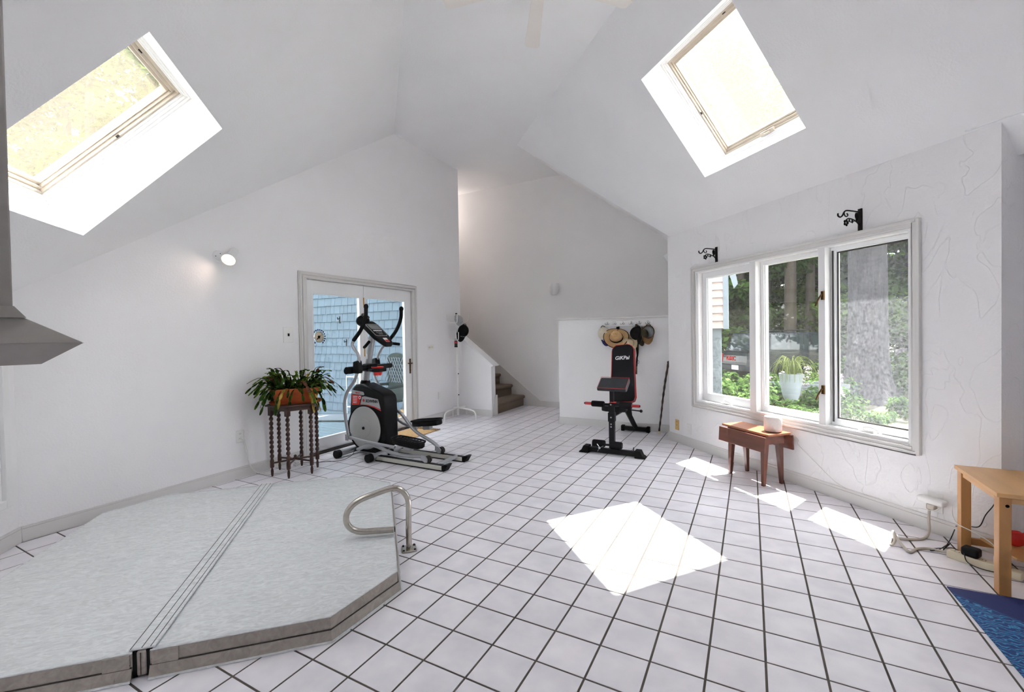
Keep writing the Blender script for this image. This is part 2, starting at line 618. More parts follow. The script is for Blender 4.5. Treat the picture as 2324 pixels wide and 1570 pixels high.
def text(name, body, size, material, parent, loc, rot, extrude=0.0008, align='CENTER', shear=0.0, bold=0.0, sx=1.0):
    cu = bpy.data.curves.new(name, 'FONT')
    cu.body = body
    cu.size = size
    cu.align_x = align
    cu.align_y = 'CENTER'
    cu.extrude = extrude
    cu.shear = shear
    cu.offset = bold
    cu.resolution_u = 3
    tmp = bpy.data.objects.new(name, cu)
    me = bpy.data.meshes.new_from_object(tmp)
    bpy.data.objects.remove(tmp)
    me.materials.clear()
    me.materials.append(MATS[material])
    o = bpy.data.objects.new(name, me)
    COL.objects.link(o)
    o.parent = parent
    o.location = loc
    o.rotation_euler = rot
    o.scale = (sx, 1, 1)
    return o


def us(u, s, z=0.0):
    return Vector(((u + s) * R2, (s - u) * R2, z))


RU = -PI / 4                         # root rotation whose local x,y are u,s
LW_A = math.atan2(5.24, -0.109)      # left wall: local x along the wall, local y out of the room
LW_O = (-3.563, -1.64, 0.0)
_ca, _sa = math.cos(LW_A), math.sin(LW_A)


def lw(a, b, z=0.0):
    return Vector((LW_O[0] + a * _ca - b * _sa, LW_O[1] + a * _sa + b * _ca, z))
# ------------------------------------------------------------------ the room shell
def struct(name, mb, m, label, cat, parent=None, rz=0.0, loc=(0, 0, 0), **k):
    o = obj(name, mb, m, parent, **k)
    o.location = loc
    o.rotation_euler = (0, 0, rz)
    if parent is None:
        tag(o, label, cat, kind='structure')
    return o


def ring(mb, x0, x1, z0, z1, w, y0, y1, wb=None):
    """rectangular picture-frame ring of bar width w in the x-z plane"""
    wb = w if wb is None else wb
    mb.box(x0, x0 + w, y0, y1, z0, z1)
    mb.box(x1 - w, x1, y0, y1, z0, z1)
    mb.box(x0 + w, x1 - w, y0, y1, z1 - w, z1)
    mb.box(x0 + w, x1 - w, y0, y1, z0, z0 + wb)
    return mb


ZF = 4.24           # flat ceiling
KL, KR = 0.97, 1.2  # slopes of the two pitched ceilings
SL, SR, SW = -1.068, 0.735, 2.135


def zl(s):
    return ZF + KL * (s - SL)


def zr(s):
    return 2.56 + KR * (SW - s)


NL = Vector((0, -KL, 1)).normalized()
NR = Vector((0, KR, 1)).normalized()
TH = 0.32

# floor: grout bed, with every tile laid on it
FLOOR_POLY = [Vector((-3.70, -1.75, 0)), Vector((-3.73, 3.70, 0)), Vector((-6.2, 3.70, 0)), Vector((-6.2, 5.0, 0)),
              Vector((0.02, 5.0, 0)), Vector((0.02, 3.16, 0)), us(0.66, 2.25), us(0.66, 3.6), us(4.5, 3.6), us(4.5, 2.25),
              us(6.1, 2.25), us(6.1, -3.8), us(-1.36, -3.8)]
floor = struct('floor', MB().prism([(p.x, p.y) for p in FLOOR_POLY], -0.08, -0.0014, 'z'), 'grout',
               'square pale grey ceramic tile floor with dark grout lines', 'floor')


def inside(x, y, poly):
    c = False
    n = len(poly)
    for i in range(n):
        a, b = poly[i], poly[i - 1]
        if (a.y > y) != (b.y > y) and x < (b.x - a.x) * (y - a.y) / (b.y - a.y) + a.x:
            c = not c
    return c


T = 0.2096
half = T / 2 - 0.0046


def to_px(x, y, z=0.0):
    d = Vector((x - 0.793, y + 2.68525, z - 1.35188))
    w = d.dot(_F)
    if w < 0.15:
        return None
    return (1161.87 + 1006.46 * d.dot(_R) / w, 774.94 - 1006.46 * d.dot(_U) / w)


cells = []
for i in range(-32, 30):
    for j in range(-40, 26):
        cx, cy = (i + 0.5) * T, (j + 0.5) * T
        if not inside(cx, cy, FLOOR_POLY):
            continue
        q = [to_px(cx + a * half, cy + b * half) for a, b in ((-1, -1), (1, -1), (1, 1), (-1, 1))]
        area = 0.0
        if all(q) and all(0 < p[0] < W_PX and 0 < p[1] < H_PX for p in q):
            area = 0.5 * abs(sum(q[k][0] * q[k - 1][1] - q[k - 1][0] * q[k][1] for k in range(4)))
        sx, ss = (cx - cy) * R2, (cx + cy) * R2
        if -1.72 < sx < 0.24 and -3.24 < ss < -1.37 and abs(sx + 0.71) + abs(ss + 2.275) < 1.62:
            area = 0.0                        # under the tub cover: never among the single tiles
        cells.append((area, cx, cy))
cells.sort(reverse=True)
tb = MB()
tb.box(-half, half, -half, half, -0.008, 0.0)
tile_me = tb.mesh('tile')
tile_me.materials.append(MATS['tile'])
bmt = bmesh.new()
bmt.from_mesh(tile_me)
bmesh.ops.bevel(bmt, geom=[e for e in bmt.edges if all(v.co.z > -0.001 for v in e.verts)], offset=0.001, segments=1, affect='EDGES')
bmt.to_mesh(tile_me)
bmt.free()
rest = MB()
for n, (area, cx, cy) in enumerate(cells):
    if n < 300 and area > 0:
        o = bpy.data.objects.new('tile', tile_me)
        COL.objects.link(o)
        o.parent = floor
        o.location = (cx, cy, random.uniform(-0.0004, 0.0004))
    elif area >= 0:
        rest.box(cx - half, cx + half, cy - half, cy + half, -0.008, 0.0)
ro = obj('tile_field', rest, 'tile', floor)
ro['kind'] = 'stuff'

# left wall with the glazed doors
def za(a):
    return zl((-5.203 + 0.979 * a) * R2) + 0.03


wl = MB()
wl.prism([(-0.02, 0), (2.25, 0), (2.25, za(2.25)), (-0.02, za(-0.02))], 0.015, 0.165)
wl.prism([(2.25, 2.05), (4.13, 2.05), (4.13, 4.27), (3.772, 4.27), (2.25, za(2.25))], 0.015, 0.165)
wl.prism([(4.13, 0), (5.39, 0), (5.39, 4.27), (4.13, 4.27)], 0.015, 0.165)
struct('wall_left', wl, 'plaster', 'tall white plaster wall around the glazed double door', 'wall', rz=LW_A, loc=LW_O)
bb = MB()
for a0, a1 in ((0, 2.176), (4.194, 5.25)):
    bb.box(a0, a1, 0, 0.015, 0, 0.09)
    bb.box(a0, a1, 0.004, 0.015, 0.09, 0.105)
struct('baseboard_left', bb, 'trim_paint', 'light grey baseboard along the wall with the glazed door', 'baseboard', rz=LW_A, loc=LW_O, bevel=0.002)

# right wall with the triple window (u,s,z)
UA, UB, ZA, ZB = -1.765, 0.335, 0.57, 2.02
wr = MB()
S0, S1 = SW + 0.016, SW + 0.20
wr.box(-2.31, UA, S0, S1, 0, 2.62)
wr.box(UB, 0.80, S0, S1, 0, 2.62)
wr.box(UA, UB, S0, S1, 0, ZA)
wr.box(UA, UB, S0, S1, ZB, 2.62)
struct('wall_right', wr, 'plaster_trowel', 'white trowelled plaster wall around the triple window', 'wall', rz=RU)
bb = MB()
bb.box(-2.325, 0.815, SW, SW + 0.016, 0, 0.085)
bb.box(-2.320, 0.810, SW + 0.005, SW + 0.016, 0.085, 0.105)
struct('baseboard_right', bb, 'trim_paint', 'light grey baseboard below the triple window', 'baseboard', rz=RU, bevel=0.002)
# niche past the right wall
wn_ = MB()
wn_.box(0.64, 0.80, S1, 3.5, 0, 2.7)
wn_.box(0.64, 4.55, 3.5, 3.65, 0, 2.7)
wn_.box(4.4, 4.55, S0, 3.5, 0, 2.7)
wn_.box(4.4, 6.15, S0, S0 + 0.15, 0, 2.62)
struct('wall_niche', wn_, 'plaster_trowel', 'shaded plaster return at the right end of the window wall', 'wall', rz=RU)
struct('ceiling_niche', MB().box(0.64, 4.55, SW, 3.65, 2.55, 2.75), 'ceiling_paint', 'flat low ceiling over the side niche', 'ceiling', rz=RU)

# low wall under the left slope, wall behind the camera
we = MB()
we.box(-1.42, 6.15, -3.85, -3.695, 0, zl(-3.695) + 0.03)
struct('wall_eave', we, 'plaster', 'low white wall under the left slope of the ceiling', 'wall', rz=RU)
bb = MB()
bb.box(-1.375, 6.0, -3.695, -3.68, 0, 0.09)
bb.box(-1.375, 6.0, -3.695, -3.684, 0.09, 0.105)
struct('baseboard_eave', bb, 'trim_paint', 'baseboard of the low wall at the left picture edge', 'baseboard', rz=RU, bevel=0.002)
tr = MB()
ring(tr, -1.285, -0.3, 0.28, 1.25, 0.05, -3.695, -3.672)
struct('trim_1', tr, 'trim_white', 'white casing on the low wall at the left picture edge', 'trim', rz=RU, bevel=0.003)
wb_ = MB()
wb_.box(6.0, 6.15, -3.85, -2.4, 0, 4.4)
wb_.box(6.0, 6.15, 0.6, 2.3, 0, 4.4)
wb_.box(6.0, 6.15, -2.4, 0.6, 0.0, 4.4)
struct('wall_behind', wb_, 'plaster', 'white gable wall behind the viewer', 'wall', rz=RU)

# back wall, stair walls, half wall, return
wk = MB()
wk.box(-6.2, 0.06, 4.885, 5.05, 0, 4.5)
wk.box(-6.35, -6.2, 3.6, 5.05, 0, 4.5)
struct('wall_back', wk, 'plaster_back', 'shaded white wall behind the stairs and half wall', 'wall')
ws = MB()
ws.box(-6.2, -3.70, 3.60, 3.75, 0, 4.5)
struct('wall_stair', ws, 'plaster_back', 'wall closing the stairwell on its outer side', 'wall')
struct('wall_return', MB().box(-0.10, 0.06, 3.17, 4.885, 0, 2.75), 'plaster', 'short return wall beside the half wall', 'wall')
bb = MB()
bb.box(-2.69, -0.10, 4.868, 4.885, 0, 0.10)
bb.prism([(-2.69, 0.0), (-2.69, 0.10), (-5.6, 0.10 + 0.77 * 2.91), (-5.6, 1.6), (-3.55, 0.0)], 4.868, 4.885)
struct('baseboard_back', bb, 'trim_paint', 'baseboard and sloping skirt board on the back wall by the stairs', 'baseboard')

hw = MB()
hw.box(-1.755, -0.10, 3.535, 3.67, 0, 1.553)
struct('wall_half', hw, 'plaster', 'white half wall behind the weight bench', 'wall')
struct('trim_2', MB().box(-1.79, -0.10, 3.505, 3.70, 1.553, 1.577), 'trim_paint', 'flat cap along the top of the half wall', 'trim', bevel=0.004)
bb = MB()
bb.box(-1.770, -0.10, 3.520, 3.535, 0, 0.105)
bb.box(-1.770, -1.755, 3.520, 3.685, 0, 0.105)
struct('baseboard_half', bb, 'trim_paint', 'baseboard of the half wall behind the weight bench', 'baseboard', bevel=0.003)

kw = MB()
kw.prism([(-3.70, 0), (-3.0, 0), (-3.0, 0.845), (-3.70, 0.845 + 0.79 * 0.70)], 3.625, 3.75)
struct('wall_knee', kw, 'plaster', 'low sloping wall beside the carpeted stairs', 'wall')
kc = MB()
kc.prism([(-3.66, 0.845 + 0.79 * 0.66), (-2.965, 0.83), (-2.935, 0.848), (-3.66, 0.875 + 0.79 * 0.66)], 3.585, 3.79)
struct('trim_3', kc, 'trim_white', 'white sloping cap on the low stair wall', 'trim', bevel=0.004)
bb = MB()
bb.box(-3.66, -3.0, 3.61, 3.625, 0, 0.105)
bb.prism([(3.61, 0), (3.79, 0), (3.79, 0.34), (3.735, 0.34), (3.612, 0.11)], -3.0, -2.982, 'x')
struct('baseboard_stair', bb, 'trim_paint', 'baseboard and end board of the low stair wall', 'baseboard', bevel=0.003)

# ceilings
UR = 6.15


def ulim(s):
    return -3.75 / R2 - s


def slab(mb, pts, zf, nrm, th):
    mb.loft([(u, s, zf(s)) for u, s in pts], nrm * th)


LH = [(-1.35, -0.25), (0.95, 2.05)]     # left skylight and the added unseen one, u ranges
LS = (-3.285, -2.424)
cl = MB()
slab(cl, [(ulim(-3.9), -3.9), (UR, -3.9), (UR, LS[0]), (ulim(LS[0]), LS[0])], zl, NL, TH)
slab(cl, [(ulim(LS[1]), LS[1]), (UR, LS[1]), (UR, SL), (ulim(SL), SL)], zl, NL, TH)
slab(cl, [(ulim(LS[0]), LS[0]), (LH[0][0], LS[0]), (LH[0][0], LS[1]), (ulim(LS[1]), LS[1])], zl, NL, TH)
slab(cl, [(LH[0][1], LS[0]), (LH[1][0], LS[0]), (LH[1][0], LS[1]), (LH[0][1], LS[1])], zl, NL, TH)
slab(cl, [(LH[1][1], LS[0]), (UR, LS[0]), (UR, LS[1]), (LH[1][1], LS[1])], zl, NL, TH)
struct('ceiling_left', cl, 'ceiling_paint', 'left sloping white ceiling with its deep skylight shaft', 'ceiling', rz=RU)

RH = [(-1.28, -0.177), (1.3, 2.4)]
RS = (1.122, 1.846)


def uedge(s):
    return (1.105 * s - 4.41) / 0.895


cr = MB()
slab(cr, [(uedge(SR), SR), (UR, SR), (UR, RS[0]), (uedge(RS[0]), RS[0])], zr, NR, TH)
slab(cr, [(uedge(RS[1]), RS[1]), (UR, RS[1]), (UR, 2.30), (uedge(2.30), 2.30)], zr, NR, TH)
slab(cr, [(uedge(RS[0]), RS[0]), (RH[0][0], RS[0]), (RH[0][0], RS[1]), (uedge(RS[1]), RS[1])], zr, NR, TH)
slab(cr, [(RH[0][1], RS[0]), (RH[1][0], RS[0]), (RH[1][0], RS[1]), (RH[0][1], RS[1])], zr, NR, TH)
slab(cr, [(RH[1][1], RS[0]), (UR, RS[0]), (UR, RS[1]), (RH[1][1], RS[1])], zr, NR, TH)
slab(cr, [(-2.6, 2.30), (0.66, 2.30), (0.66, 2.47), (-2.6, 2.47)], zr, NR, 0.04)
struct('ceiling_right', cr, 'ceiling_paint', 'right sloping white ceiling with its skylight shaft', 'ceiling', rz=RU)

cf = MB()
fp = [us(ulim(SL), SL), Vector((-3.75, 3.62, 0)), Vector((-6.2, 3.62, 0)), Vector((-6.2, 5.0, 0)), Vector((-2.23, 5.0, 0)),
      us(uedge(SR), SR), us(UR, SR), us(UR, SL)]
# split so that every face is convex
cf.loft([(p.x, p.y, ZF) for p in (fp[1], fp[2], fp[3], fp[4], fp[5])], (0, 0, 0.3))
cf.loft([(p.x, p.y, ZF) for p in (fp[0], fp[1], fp[5], fp[6], fp[7])], (0, 0, 0.3))
struct('ceiling_flat', cf, 'ceiling_paint', 'narrow flat white ceiling between the two slopes', 'ceiling')
pA = Vector((-0.11, 3.13, zr((3.02) * R2)))
pB = us(uedge(SR), SR, ZF)
pC = Vector((-0.363, 4.87, 2.83))
nb = (pB - pA).cross(pC - pA)
nb = nb if nb.z > 0 else -nb


def zb(x, y):
    return pA.z - (nb.x * (x - pA.x) + nb.y * (y - pA.y)) / nb.z


xe = uedge(2.30)
pe = us(xe, 2.30)
cbk = MB()
q4 = [(pB.x, pB.y), (pe.x, pe.y), (0.06, 5.0)]
x5 = -2.25
for _ in range(30):
    x5 = x5 + (zb(x5, 5.0) - ZF) * 0.5
q4.append((x5, 5.0))
cbk.loft([(x, y, zb(x, y)) for x, y in q4], (0, 0, 0.3))
struct('ceiling_back', cbk, 'plaster_back', 'sloping ceiling over the half wall recess', 'ceiling')


# ------------------------------------------------------------------ windows, door, skylights
win = thing('window_1', 'white triple casement window on the right wall', 'window', rz=RU, kind='structure')
cs = MB()
ring(cs, UA - 0.098, UB + 0.068, ZA - 0.078, ZB + 0.068, 0.022, SW - 0.012, S0)
ring(cs, UA - 0.078, UB + 0.048, ZA - 0.058, ZB + 0.048, 0.030, SW - 0.002, S0)
ring(cs, UA - 0.050, UB + 0.020, ZA - 0.030, ZB + 0.020, 0.022, SW + 0.005, S0)
obj('casing', cs, 'trim_paint', win, bevel=0.004)
jb = MB()
ring(jb, UA - 0.03, UB + 0.01, ZA - 0.012, ZB + 0.012, 0.014, SW + 0.004, S1 + 0.02)
obj('jamb', jb, 'trim_white', win, bevel=0.002)
for m0, m1 in ((-1.035, -0.962), (-0.325, -0.267)):
    obj('mullion', MB().box(m0, m1, SW + 0.012, SW + 0.14, ZA, ZB), 'trim_white', win, bevel=0.003)
GS = SW + 0.105
units = [(UA + 0.004, -1.037), (-0.960, -0.327), (-0.265, UB - 0.006)]
for k, (a, b) in enumerate(units):
    sh = MB()
    w = (0.062, 0.034, 0.03)[k]
    ring(sh, a, b, ZA + 0.004, ZB - 0.004, w, GS - 0.03, GS + 0.03, wb=w + 0.02)
    ring(sh, a + w - 0.004, b - w + 0.004, ZA + w + 0.016, ZB - w - 0.0, 0.012, GS - 0.016, GS + 0.02)
    so = obj('sash', sh, 'sash_white', win, bevel=0.002)
    pane = MB().box(a + w - 0.002, b - w + 0.002, GS - 0.003, GS + 0.003, ZA + w + 0.018, ZB - w + 0.002)
    obj('pane', pane, ('pane_clear', 'pane_clear', 'pane_screen')[k], so)
    if k == 2:
        sl_ = MB()
        ring(sl_, a + w + 0.008, b - w - 0.008, ZA + w + 0.028, ZB - w - 0.012, 0.010, GS - 0.012, GS - 0.004)
        obj('seal', sl_, 'seal_dark', so)
        ho = MB()
        ho.box(a + 0.012, a + 0.024, GS - 0.036, GS - 0.03, ZA + 0.03, ZB - 0.03)
        obj('hinge_stile', ho, 'seal_dark', so)
    if k != 1:
        c = (a + b) / 2
        cm = MB()
        cm.box(c - 0.055, c + 0.055, GS - 0.075, GS - 0.03, ZA + 0.004, ZA + 0.02)
        cm.tube([(c - 0.03, GS - 0.06, ZA + 0.02), (c, GS - 0.075, ZA + 0.045), (c + 0.05, GS - 0.07, ZA + 0.042), (c + 0.09, GS - 0.065, ZA + 0.022)], 0.008, 8, 4)
        cm.sphere((c + 0.095, GS - 0.065, ZA + 0.018), 0.011)
        obj('crank', cm, 'white_plastic', so, smooth=50)
for zc in (0.86, 1.63):
    lk = MB()
    lk.box(-0.290, -0.268, SW - 0.004, SW + 0.012, zc - 0.035, zc + 0.035)
    lk.tube([(-0.279, SW - 0.008, zc + 0.01), (-0.29, SW - 0.03, zc - 0.03), (-0.312, SW - 0.035, zc - 0.085)], 0.007, 8, 4)
    obj('sash_lock', lk, 'bronze', win, smooth=50)

# glazed double door in the left wall (local: a along wall, b outwards)
door = thing('door_1', 'white glazed double door in the left wall', 'door', loc=LW_O, rz=LW_A, kind='structure')
cs = MB()
for a0, a1, z1, y0 in ((2.176, 4.194, 2.103, -0.004), (2.19, 4.18, 2.088, -0.010), (2.225, 4.145, 2.055, -0.004)):
    w = 0.022
    cs.box(a0, a0 + w, y0, 0.015, 0, z1)
    cs.box(a1 - w, a1, y0, 0.015, 0, z1)
    cs.box(a0, a1, y0, 0.015, z1 - w, z1)
cs.box(2.18, 2.27, 0.002, 0.015, 0, 2.10)
cs.box(4.10, 4.19, 0.002, 0.015, 0, 2.10)
cs.box(2.18, 4.19, 0.002, 0.015, 2.03, 2.10)
obj('casing', cs, 'trim_paint', door, bevel=0.003)
jb = MB()
jb.box(2.25, 2.29, 0.012, 0.17, 0, 2.03)
jb.box(4.11, 4.135, 0.012, 0.17, 0, 2.03)
jb.box(2.25, 4.135, 0.012, 0.17, 2.028, 2.055)
obj('jamb', jb, 'trim_paint', door, bevel=0.002)
obj('threshold', MB().box(2.25, 4.135, 0.0, 0.19, -0.004, 0.022), 'seal_dark', door)
for k, (a0, a1, g0, g1) in enumerate(((2.294, 3.168, 2.388, 3.095), (3.174, 4.106, 3.226, 3.965))):
    lf = MB()
    z0, z1, b0, b1 = 0.026, 2.024, 0.046, 0.086
    lf.box(a0, g0, b0, b1, z0, z1)
    lf.box(g1, a1, b0, b1, z0, z1)
    lf.box(g0, g1, b0, b1, z0, 0.172)
    lf.box(g0, g1, b0, b1, 1.866, z1)
    ring(lf, g0 - 0.012, g1 + 0.012, 0.16, 1.878, 0.016, b0 - 0.004, b1)
    lo = obj('door_leaf', lf, 'sash_white', door, bevel=0.002)
    obj('pane', MB().box(g0, g1, 0.071, 0.077, 0.17, 1.868), 'pane_door', lo)
    if k == 1:
        hd = MB()
        hd.box(4.052, 4.078, 0.036, 0.048, 0.80, 1.02)
        hd.tube([(4.065, 0.046, 0.955), (4.065, 0.0, 0.955), (4.03, -0.008, 0.952), (3.965, -0.004, 0.958)], 0.008, 8, 4)
        hd.lathe([(0.0, 0.012), (0.012, 0.01), (0.012, 0.0)], 12, (4.065, 0.042, 0.85), Matrix.Rotation(PI / 2, 3, 'X'))
        obj('handle', hd, 'bronze', lo, smooth=50)
        for zc in (0.35, 1.15, 1.82):
            hg = MB().tube([(3.171, 0.046, zc - 0.05), (3.171, 0.046, zc + 0.05)], 0.008, 8)
            hg.box(3.172, 3.19, 0.048, 0.053, zc - 0.045, zc + 0.045)
            obj('hinge', hg, 'brass', lo, smooth=50)


def skylight(name, label, uc, sc, wu, ws_, zf, nrm, slope_sign):
    """frame and pane closing a shaft; local x=u, y=up or down the slope, z=outward normal"""
    t = thing(name, label, 'skylight', kind='structure')
    X = Vector((R2, -R2, 0))
    N = us(nrm.x, nrm.y, nrm.z)
    Y = N.cross(X)
    o = us(uc, sc, zf(sc))
    t.matrix_world = Matrix(((X.x, Y.x, N.x, o.x), (X.y, Y.y, N.y, o.y), (X.z, Y.z, N.z, o.z), (0, 0, 0, 1)))
    hx = wu / 2
    hy = ws_ * math.sqrt(1 + (KL if nrm.y < 0 else KR) ** 2) / 2

    def rg(mb, w0, w1, z0, z1, ex=0.0):
        ax, ay = hx - w0, hy - w0
        bx, by = hx - w1, hy - w1 - ex
        mb.box(-ax, -bx, -ay, ay, z0, z1)
        mb.box(bx, ax, -ay, ay, z0, z1)
        mb.box(-bx, bx, -ay, -by, z0, z1)
        mb.box(-bx, bx, by, ay, z0, z1)
        return mb
    rg_ = rg(MB(), -0.04, 0.012, TH - 0.045, TH + 0.02)
    rg(rg_, -0.04, 0.024, TH - 0.03, TH + 0.02)
    rg(rg_, -0.04, 0.034, TH - 0.012, TH + 0.02)
    obj('casing', rg_, 'trim_white', t, bevel=0.003)
    sa = rg(MB(), -0.02, 0.050, TH + 0.005, TH + 0.055)
    rg(sa, 0.03, 0.060, TH + 0.025, TH + 0.075, 0.012)
    rg(sa, 0.03, 0.068, TH + 0.045, TH + 0.095, 0.024)
    so = obj('sash', sa, 'sash_taupe', t, bevel=0.002)
    obj('pane', MB().box(-hx + 0.04, hx - 0.04, -hy + 0.04, hy - 0.04, TH + 0.078, TH + 0.084), 'pane_sky' if slope_sign > 0 else 'pane_sky_dusty', so)
    cb = rg(MB(), -0.06, 0.03, TH + 0.02, TH + 0.10)
    obj('outer_curb', cb, 'bronze', t)
    for sx, sy, rot in ((-(hx - 0.055), 0.05, 0), (0.2, -(hy - 0.055), 1), (0.0, hy - 0.06, 1)):
        hk = MB()
        if rot:
            hk.box(sx - 0.012, sx + 0.012, sy - 0.004, sy + 0.004, TH + 0.0, TH + 0.012)
        else:
            hk.box(sx - 0.004, sx + 0.004, sy - 0.012, sy + 0.012, TH + 0.0, TH + 0.012)
        obj('screen_clip', hk, 'iron', so)
    # winding operator on the low side
    low = hy - 0.045 if Y.z < 0 else -(hy - 0.045)
    op = MB()
    op.box(-0.07, 0.07, low - 0.018, low + 0.018, TH - 0.012, TH + 0.012)
    op.tube([(-0.03, low, TH - 0.012), (0.0, low, TH - 0.035), (0.04, low, TH - 0.03)], 0.008, 8, 4)
    obj('operator', op, 'sash_taupe', so, smooth=50)
    return t


skylight('window_2', 'skylight at the top right in the sloping ceiling above the triple window', sum(RH[0]) / 2, sum(RS) / 2,
         RH[0][1] - RH[0][0], RS[1] - RS[0], zr, NR, 1)
skylight('window_3', 'skylight at the upper left, deep in its bright white shaft', sum(LH[0]) / 2, sum(LS) / 2,
         LH[0][1] - LH[0][0], LS[1] - LS[0], zl, NL, -1)
skylight('added_skylight_left', 'added unseen skylight in the left slope behind the viewer, for more daylight', sum(LH[1]) / 2, sum(LS) / 2,  # added out of view to let in extra daylight
         LH[1][1] - LH[1][0], LS[1] - LS[0], zl, NL, -1)
skylight('added_skylight_right', 'added unseen skylight in the right slope behind the viewer, for more daylight', sum(RH[1]) / 2, sum(RS) / 2,  # second added opening, also unseen, brightens the room
         RH[1][1] - RH[1][0], RS[1] - RS[0], zr, NR, 1)
# ------------------------------------------------------------------ spa cover and rail
spa = thing('spa_cover', 'large grey folding vinyl spa cover lying on the tiles', 'spa cover', rz=RU)
SA, SB_, SM = -3.28, -1.27, -2.275
UA_, UB_ = -1.76, 0.34
CL = 0.30


def oct_half(side, inset=0.0, gap=0.030):
    a, b, c = SA + inset, SB_ - inset, CL
    u0, u1 = UA_ + inset, UB_ - inset
    if side > 0:
        return [(u0, SM + gap), (u0, b - c), (u0 + c, b), (u1 - c, b), (u1, b - c), (u1, SM + gap)]
    return [(u1, SM - gap), (u1, a + c), (u1 - c, a), (u0 + c, a), (u0, a + c), (u0, SM - gap)]


def cushion(poly, z0, z1, rise, n=10):
    """closed panel with a softly crowned top"""
    mb = MB()
    cx = sum(p[0] for p in poly) / len(poly)
    cy = sum(p[1] for p in poly) / len(poly)
    # densify outline
    out = []
    for i in range(len(poly)):
        p, q = poly[i], poly[(i + 1) % len(poly)]
        k = max(2, int(math.hypot(q[0] - p[0], q[1] - p[1]) / 0.12))
        out += [(p[0] + (q[0] - p[0]) * t / k, p[1] + (q[1] - p[1]) * t / k) for t in range(k)]
    m = len(out)
    rings = [(1.0, z0), (1.0, (z0 + z1) / 2), (1.0, z1 - 0.008), (0.993, z1)]
    rings += [(1 - f, z1 + rise * math.sin(min(1, f * 1.6) * PI / 2)) for f in (0.04, 0.1, 0.2, 0.35, 0.55, 0.75, 0.92)]
    vs = []
    for sc_, z in rings:
        for (x, y) in out:
            vs.append((cx + (x - cx) * sc_, cy + (y - cy) * sc_, z + (0.0015 * math.sin(23 * x) * math.sin(19 * y) if sc_ < 0.99 else 0)))
    fs = [tuple(range(m - 1, -1, -1))]
    for r in range(len(rings) - 1):
        for k in range(m):
            fs.append((r * m + k, r * m + (k + 1) % m, (r + 1) * m + (k + 1) % m, (r + 1) * m + k))
    fs.append(tuple((len(rings) - 1) * m + k for k in range(m)))
    return mb.add(vs, fs)


def wall_strip(poly, off0, z0, off1, z1, th=0.006):
    """thin band following an open outline, leaning from off0 to off1"""
    mb = MB()
    n = len(poly)
    P = [Vector((p[0], p[1], 0)) for p in poly]
    nr = []
    for i in range(n):
        acc = Vector((0, 0, 0))
        for j in (i - 1, i):
            if 0 <= j < n - 1:
                d = (P[j + 1] - P[j]).normalized()
                acc += Vector((d.y, -d.x, 0))
        nr.append(acc.normalized() * (1.0 / max(0.5, acc.normalized().dot(acc) / max(1, acc.length) if acc.length else 1)))
    cen = sum(P, Vector()) / n
    for i in range(n):
        if nr[i].dot(P[i] - cen) < 0:
            nr[i] = -nr[i]
    vs = []
    for i in range(n):
        for off, z in ((off0, z0), (off1, z1), (off1 - th, z1), (off0 - th, z0)):
            q = P[i] + nr[i] * off
            vs.append((q.x, q.y, z))
    fs = [(0, 1, 2, 3), tuple((n - 1) * 4 + k for k in (3, 2, 1, 0))]
    for i in range(n - 1):
        for k in range(4):
            fs.append((i * 4 + k, i * 4 + (k + 1) % 4, (i + 1) * 4 + (k + 1) % 4, (i + 1) * 4 + k))
    return mb.add(vs, fs)


for side in (1, -1):
    po = obj('cover_panel', cushion(oct_half(side), 0.034, 0.106, 0.012), 'vinyl', spa, smooth=50)
    body = oct_half(side)
    obj('side_band', wall_strip(body, 0.003, 0.036, 0.004, 0.104), 'vinyl_shaded', po)
    obj('skirt', wall_strip(body, 0.022, 0.004, 0.007, 0.050), 'vinyl_shaded', spa, label='loose vinyl skirt flap')
    obj('skirt_seam', wall_strip(body, 0.0085, 0.049, 0.0075, 0.0525, th=0.004), 'seal_dark', spa)
    pp = MB().tube([(p[0], p[1], 0.106) for p in body], 0.0035, 6, caps=True)
    obj('piping', pp, 'vinyl', po, smooth=60)
    hem = wall_strip(body, 0.0265, 0.002, 0.0245, 0.009)
    obj('hem', hem, 'vinyl', spa)
hs = MB()
hs.box(UA_ + 0.01, UB_ - 0.005, SM - 0.045, SM + 0.045, 0.110, 0.1195)
obj('hinge_strip', hs, 'vinyl', spa, bevel=0.003)
for ds in (-0.038, 0.0, 0.030):
    obj('seam', MB().tube([(UA_ + 0.01, SM + ds, 0.1195), (UB_ - 0.005, SM + ds, 0.1195)], 0.0016, 6), 'seal_dark', spa)
obj('hinge_flap', MB().box(UB_ - 0.05, UB_ + 0.002, SM - 0.017, SM + 0.017, 0.010, 0.108), 'vinyl_shaded', spa, bevel=0.006)
obj('hinge_seam', MB().tube([(UB_ + 0.003, SM - 0.002, 0.014), (UB_ + 0.003, SM - 0.002, 0.104)], 0.0015, 6), 'seal_dark', spa)
for sd in (-1, 1):
    g = MB()
    g.box(UB_ - 0.06, UB_ - 0.002, SM + sd * 0.015, SM + sd * 0.030, 0.006, 0.109)
    obj('hinge_gap_shade', g, 'print_black', spa)  # solid black strip painting the shade inside the open hinge gap
    zp = MB().tube([(UB_ + 0.006, SM + sd * 0.036, 0.068 + 0.006 * sd), (UB_ + 0.006, SM + sd * 0.085, 0.062), (UB_ + 0.006, SM + sd * 0.125, 0.062)], 0.0022, 6, 3)
    obj('zipper', zp, 'print_black', spa)
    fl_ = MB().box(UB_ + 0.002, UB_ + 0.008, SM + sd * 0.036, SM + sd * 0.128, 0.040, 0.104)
    obj('zipper_panel', fl_, 'vinyl_shaded', spa, bevel=0.002)
bk = MB().box(-0.62, -0.585, SB_ + 0.002, SB_ + 0.012, 0.05, 0.075)
